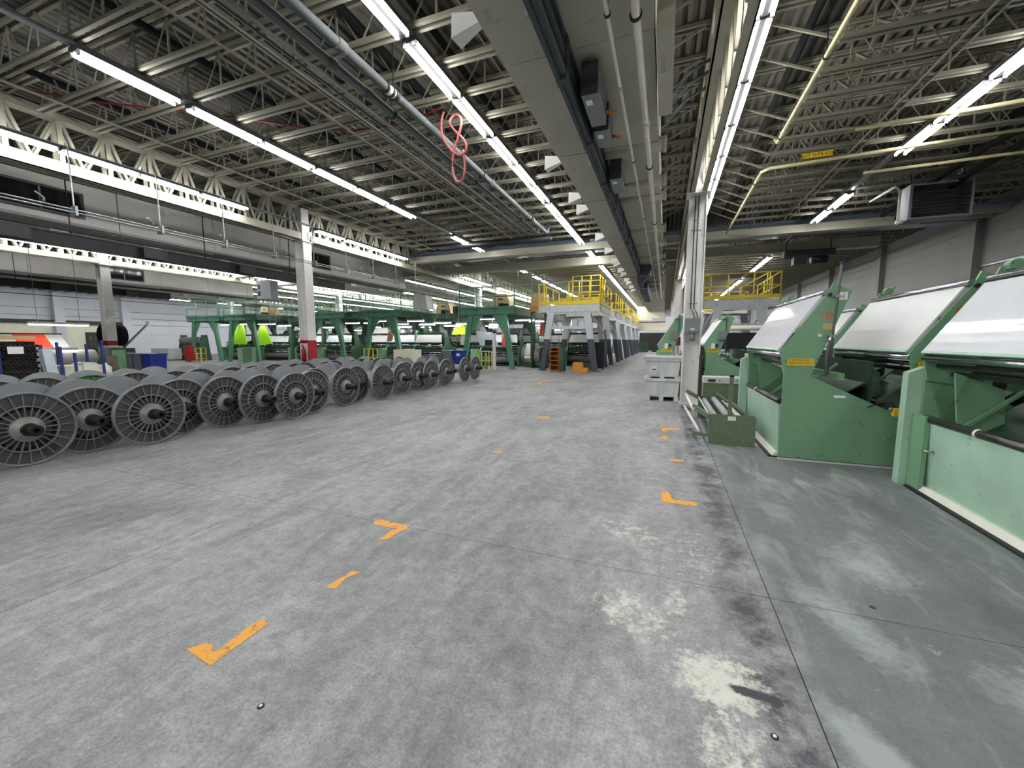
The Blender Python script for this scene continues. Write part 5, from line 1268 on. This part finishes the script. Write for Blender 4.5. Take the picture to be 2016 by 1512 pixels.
for z in (.6,1.0,1.9): MB().cyl((.12,.1,z),(2.4,.1,z),.08,12).build('roller', 'roller_white', mb2)
mb3 = thing('winding_frame', 'pale winding frame with large white roll against the block wall', 'machine', (4.9, 13.2, 0))
for x_ in (0, 2.6): MB().prism([(0,0),(1.2,0),(.9,2.1),(.3,2.1)], 'x', x_, x_+.1).build('side_frame', 'green', mb3)
MB().cyl((.1,.5,1.5),(2.6,.5,1.5),.35,20).build('cloth_roll', 'cloth_silver', mb3); MB().cyl((.1,.3,2.05),(2.6,.3,2.05),.05,12).build('guide_roller', 'chrome', mb3)
wb = thing('wall_bracket', 'small valve and thin pipe run on the block wall above the glossy board', 'pipe', (9.45, 15.5, 3.9))
MB().bar((.1,-6,.0),(.1,3,.0),.04).box(0,.12,-.1,.1,-.2,.35).build('valve_body', 'galv', wb)
# far end of the aisle
for i, (x, y, w_, h, mt, lab) in enumerate(((-3.0,54,1.0,1.2,'green_dark','dark green cabinet at the far end of the aisle'), (-1.6,55,.9,.9,'box_dark','low dark machine at the far end of the aisle'), (.0,53,.8,1.1,'cardboard','brown carton at the far end of the aisle'))):
    o = thing('far_cabinet', lab, 'cabinet', (x, y, 0)); MB().box(0,w_,0,.6,0,h).box(-.02,w_+.02,-.02,.62,h,h+.03).build('body', mt, o)

ds = thing('danger_sign', 'small red and white notice on the tie of the closest grey platform', 'sign', (-3.3, 23.0, 1.85))
MB().box(-.2, .2, -.02, 0, 0, .14).build('plate', 'paper', ds); MB().box(-.17, .17, -.025, -.02, .05, .12).build('red_field', 'red', ds)
MB().bar((-.0, 0, .14), (0, 0, .3), .02).build('hanger', 'galv', ds)
np_ = thing('notice_stand', 'white notice stand with red panel beside the column', 'sign', (.2, 12.9, 0))
MB().box(0, .08, 0, .05, 0, 1.45).build('post', 'column', np_); MB().box(-.22, .2, -.02, 0, 1.9, 2.2).box(0, .08, 0, .05, 1.45, 2.2).build('board', 'paper', np_)
MB().box(.02, .22, -.03, -.0, 1.35, 1.6).build('red_panel', 'red', np_)

dm = thing('extractor', 'dark machine with round hood and bent grey pipe behind the single banded column', 'machine', (-27.5, 11.7, 0))
MB().box(0, 1.6, 0, 1.0, 0, 1.1).build('body', 'box_dark', dm)
MB().cyl((.8, .1, 1.75), (.8, .9, 1.75), .55, 20).build('hood', 'pipe_black', dm)
MB().tube([(1.4, .5, 1.0), (1.7, .9, 1.6), (1.6, 1.5, 2.2), (1.0, 2.0, 2.5), (.2, 2.3, 2.5)], .05, 8).build('bent_pipe', 'galv', dm)

wbm = warp_beam(-7.0, 21.7, .95, 'large warp beam with dark flange and grey sheet cover beside the first gantry leg', 'warp beams in the looms', 0, .3, '', 0, 1)
wbm.rotation_euler = (0, 0, PI*.93); wbm.location = (-7.35, 21.7, .18); wbm.scale = (1.15, 1.15, 1.15)
MB().cyl((-.9, 0, RB), (-.06, 0, RB), .40, 24).build('wound_warp', 'cloth_silver', wbm)
MB().hexa([(-.75,.38,.3),(-.1,.38,.3),(-.1,.42,.3),(-.75,.42,.3),(-.75,.1,.98),(-.1,.1,.98),(-.1,.16,1.0),(-.75,.16,1.0)]).build('sheet_cover', 'grey_paint', wbm)
pb = thing('beam_cradle', 'dark green cradle under the covered warp beam', 'cradle', (-7.4, 21.3, 0))
MB().box(0, 1.2, 0, .8, 0, .17).build('cradle_body', 'green_dark', pb)
pr = thing('steel_shelf', 'grey steel shelf rack between the first gantry and the grey platform', 'shelf', (-6.75, 22.6, 0))
for z in (.35, .72, 1.1, 1.5): MB().box(0, 1.0, 0, .45, z, z+.03).build('shelf_board', 'galv', pr)
for x_ in (0, .48, .97):
    for y_ in (0, .42): MB().box(x_, x_+.03, y_, y_+.03, 0, 1.75).build('upright', 'galv', pr)
for k in range(14):
    z = (.38, .75, 1.13, 1.53)[k % 4]; x_ = .05+rnd.uniform(0, .8)
    MB().box(x_, x_+.11, .05, .3, z, z+rnd.uniform(.06, .16)).build('part_box', ('dark', 'box_grey', 'cloth_white')[k % 3], pr)
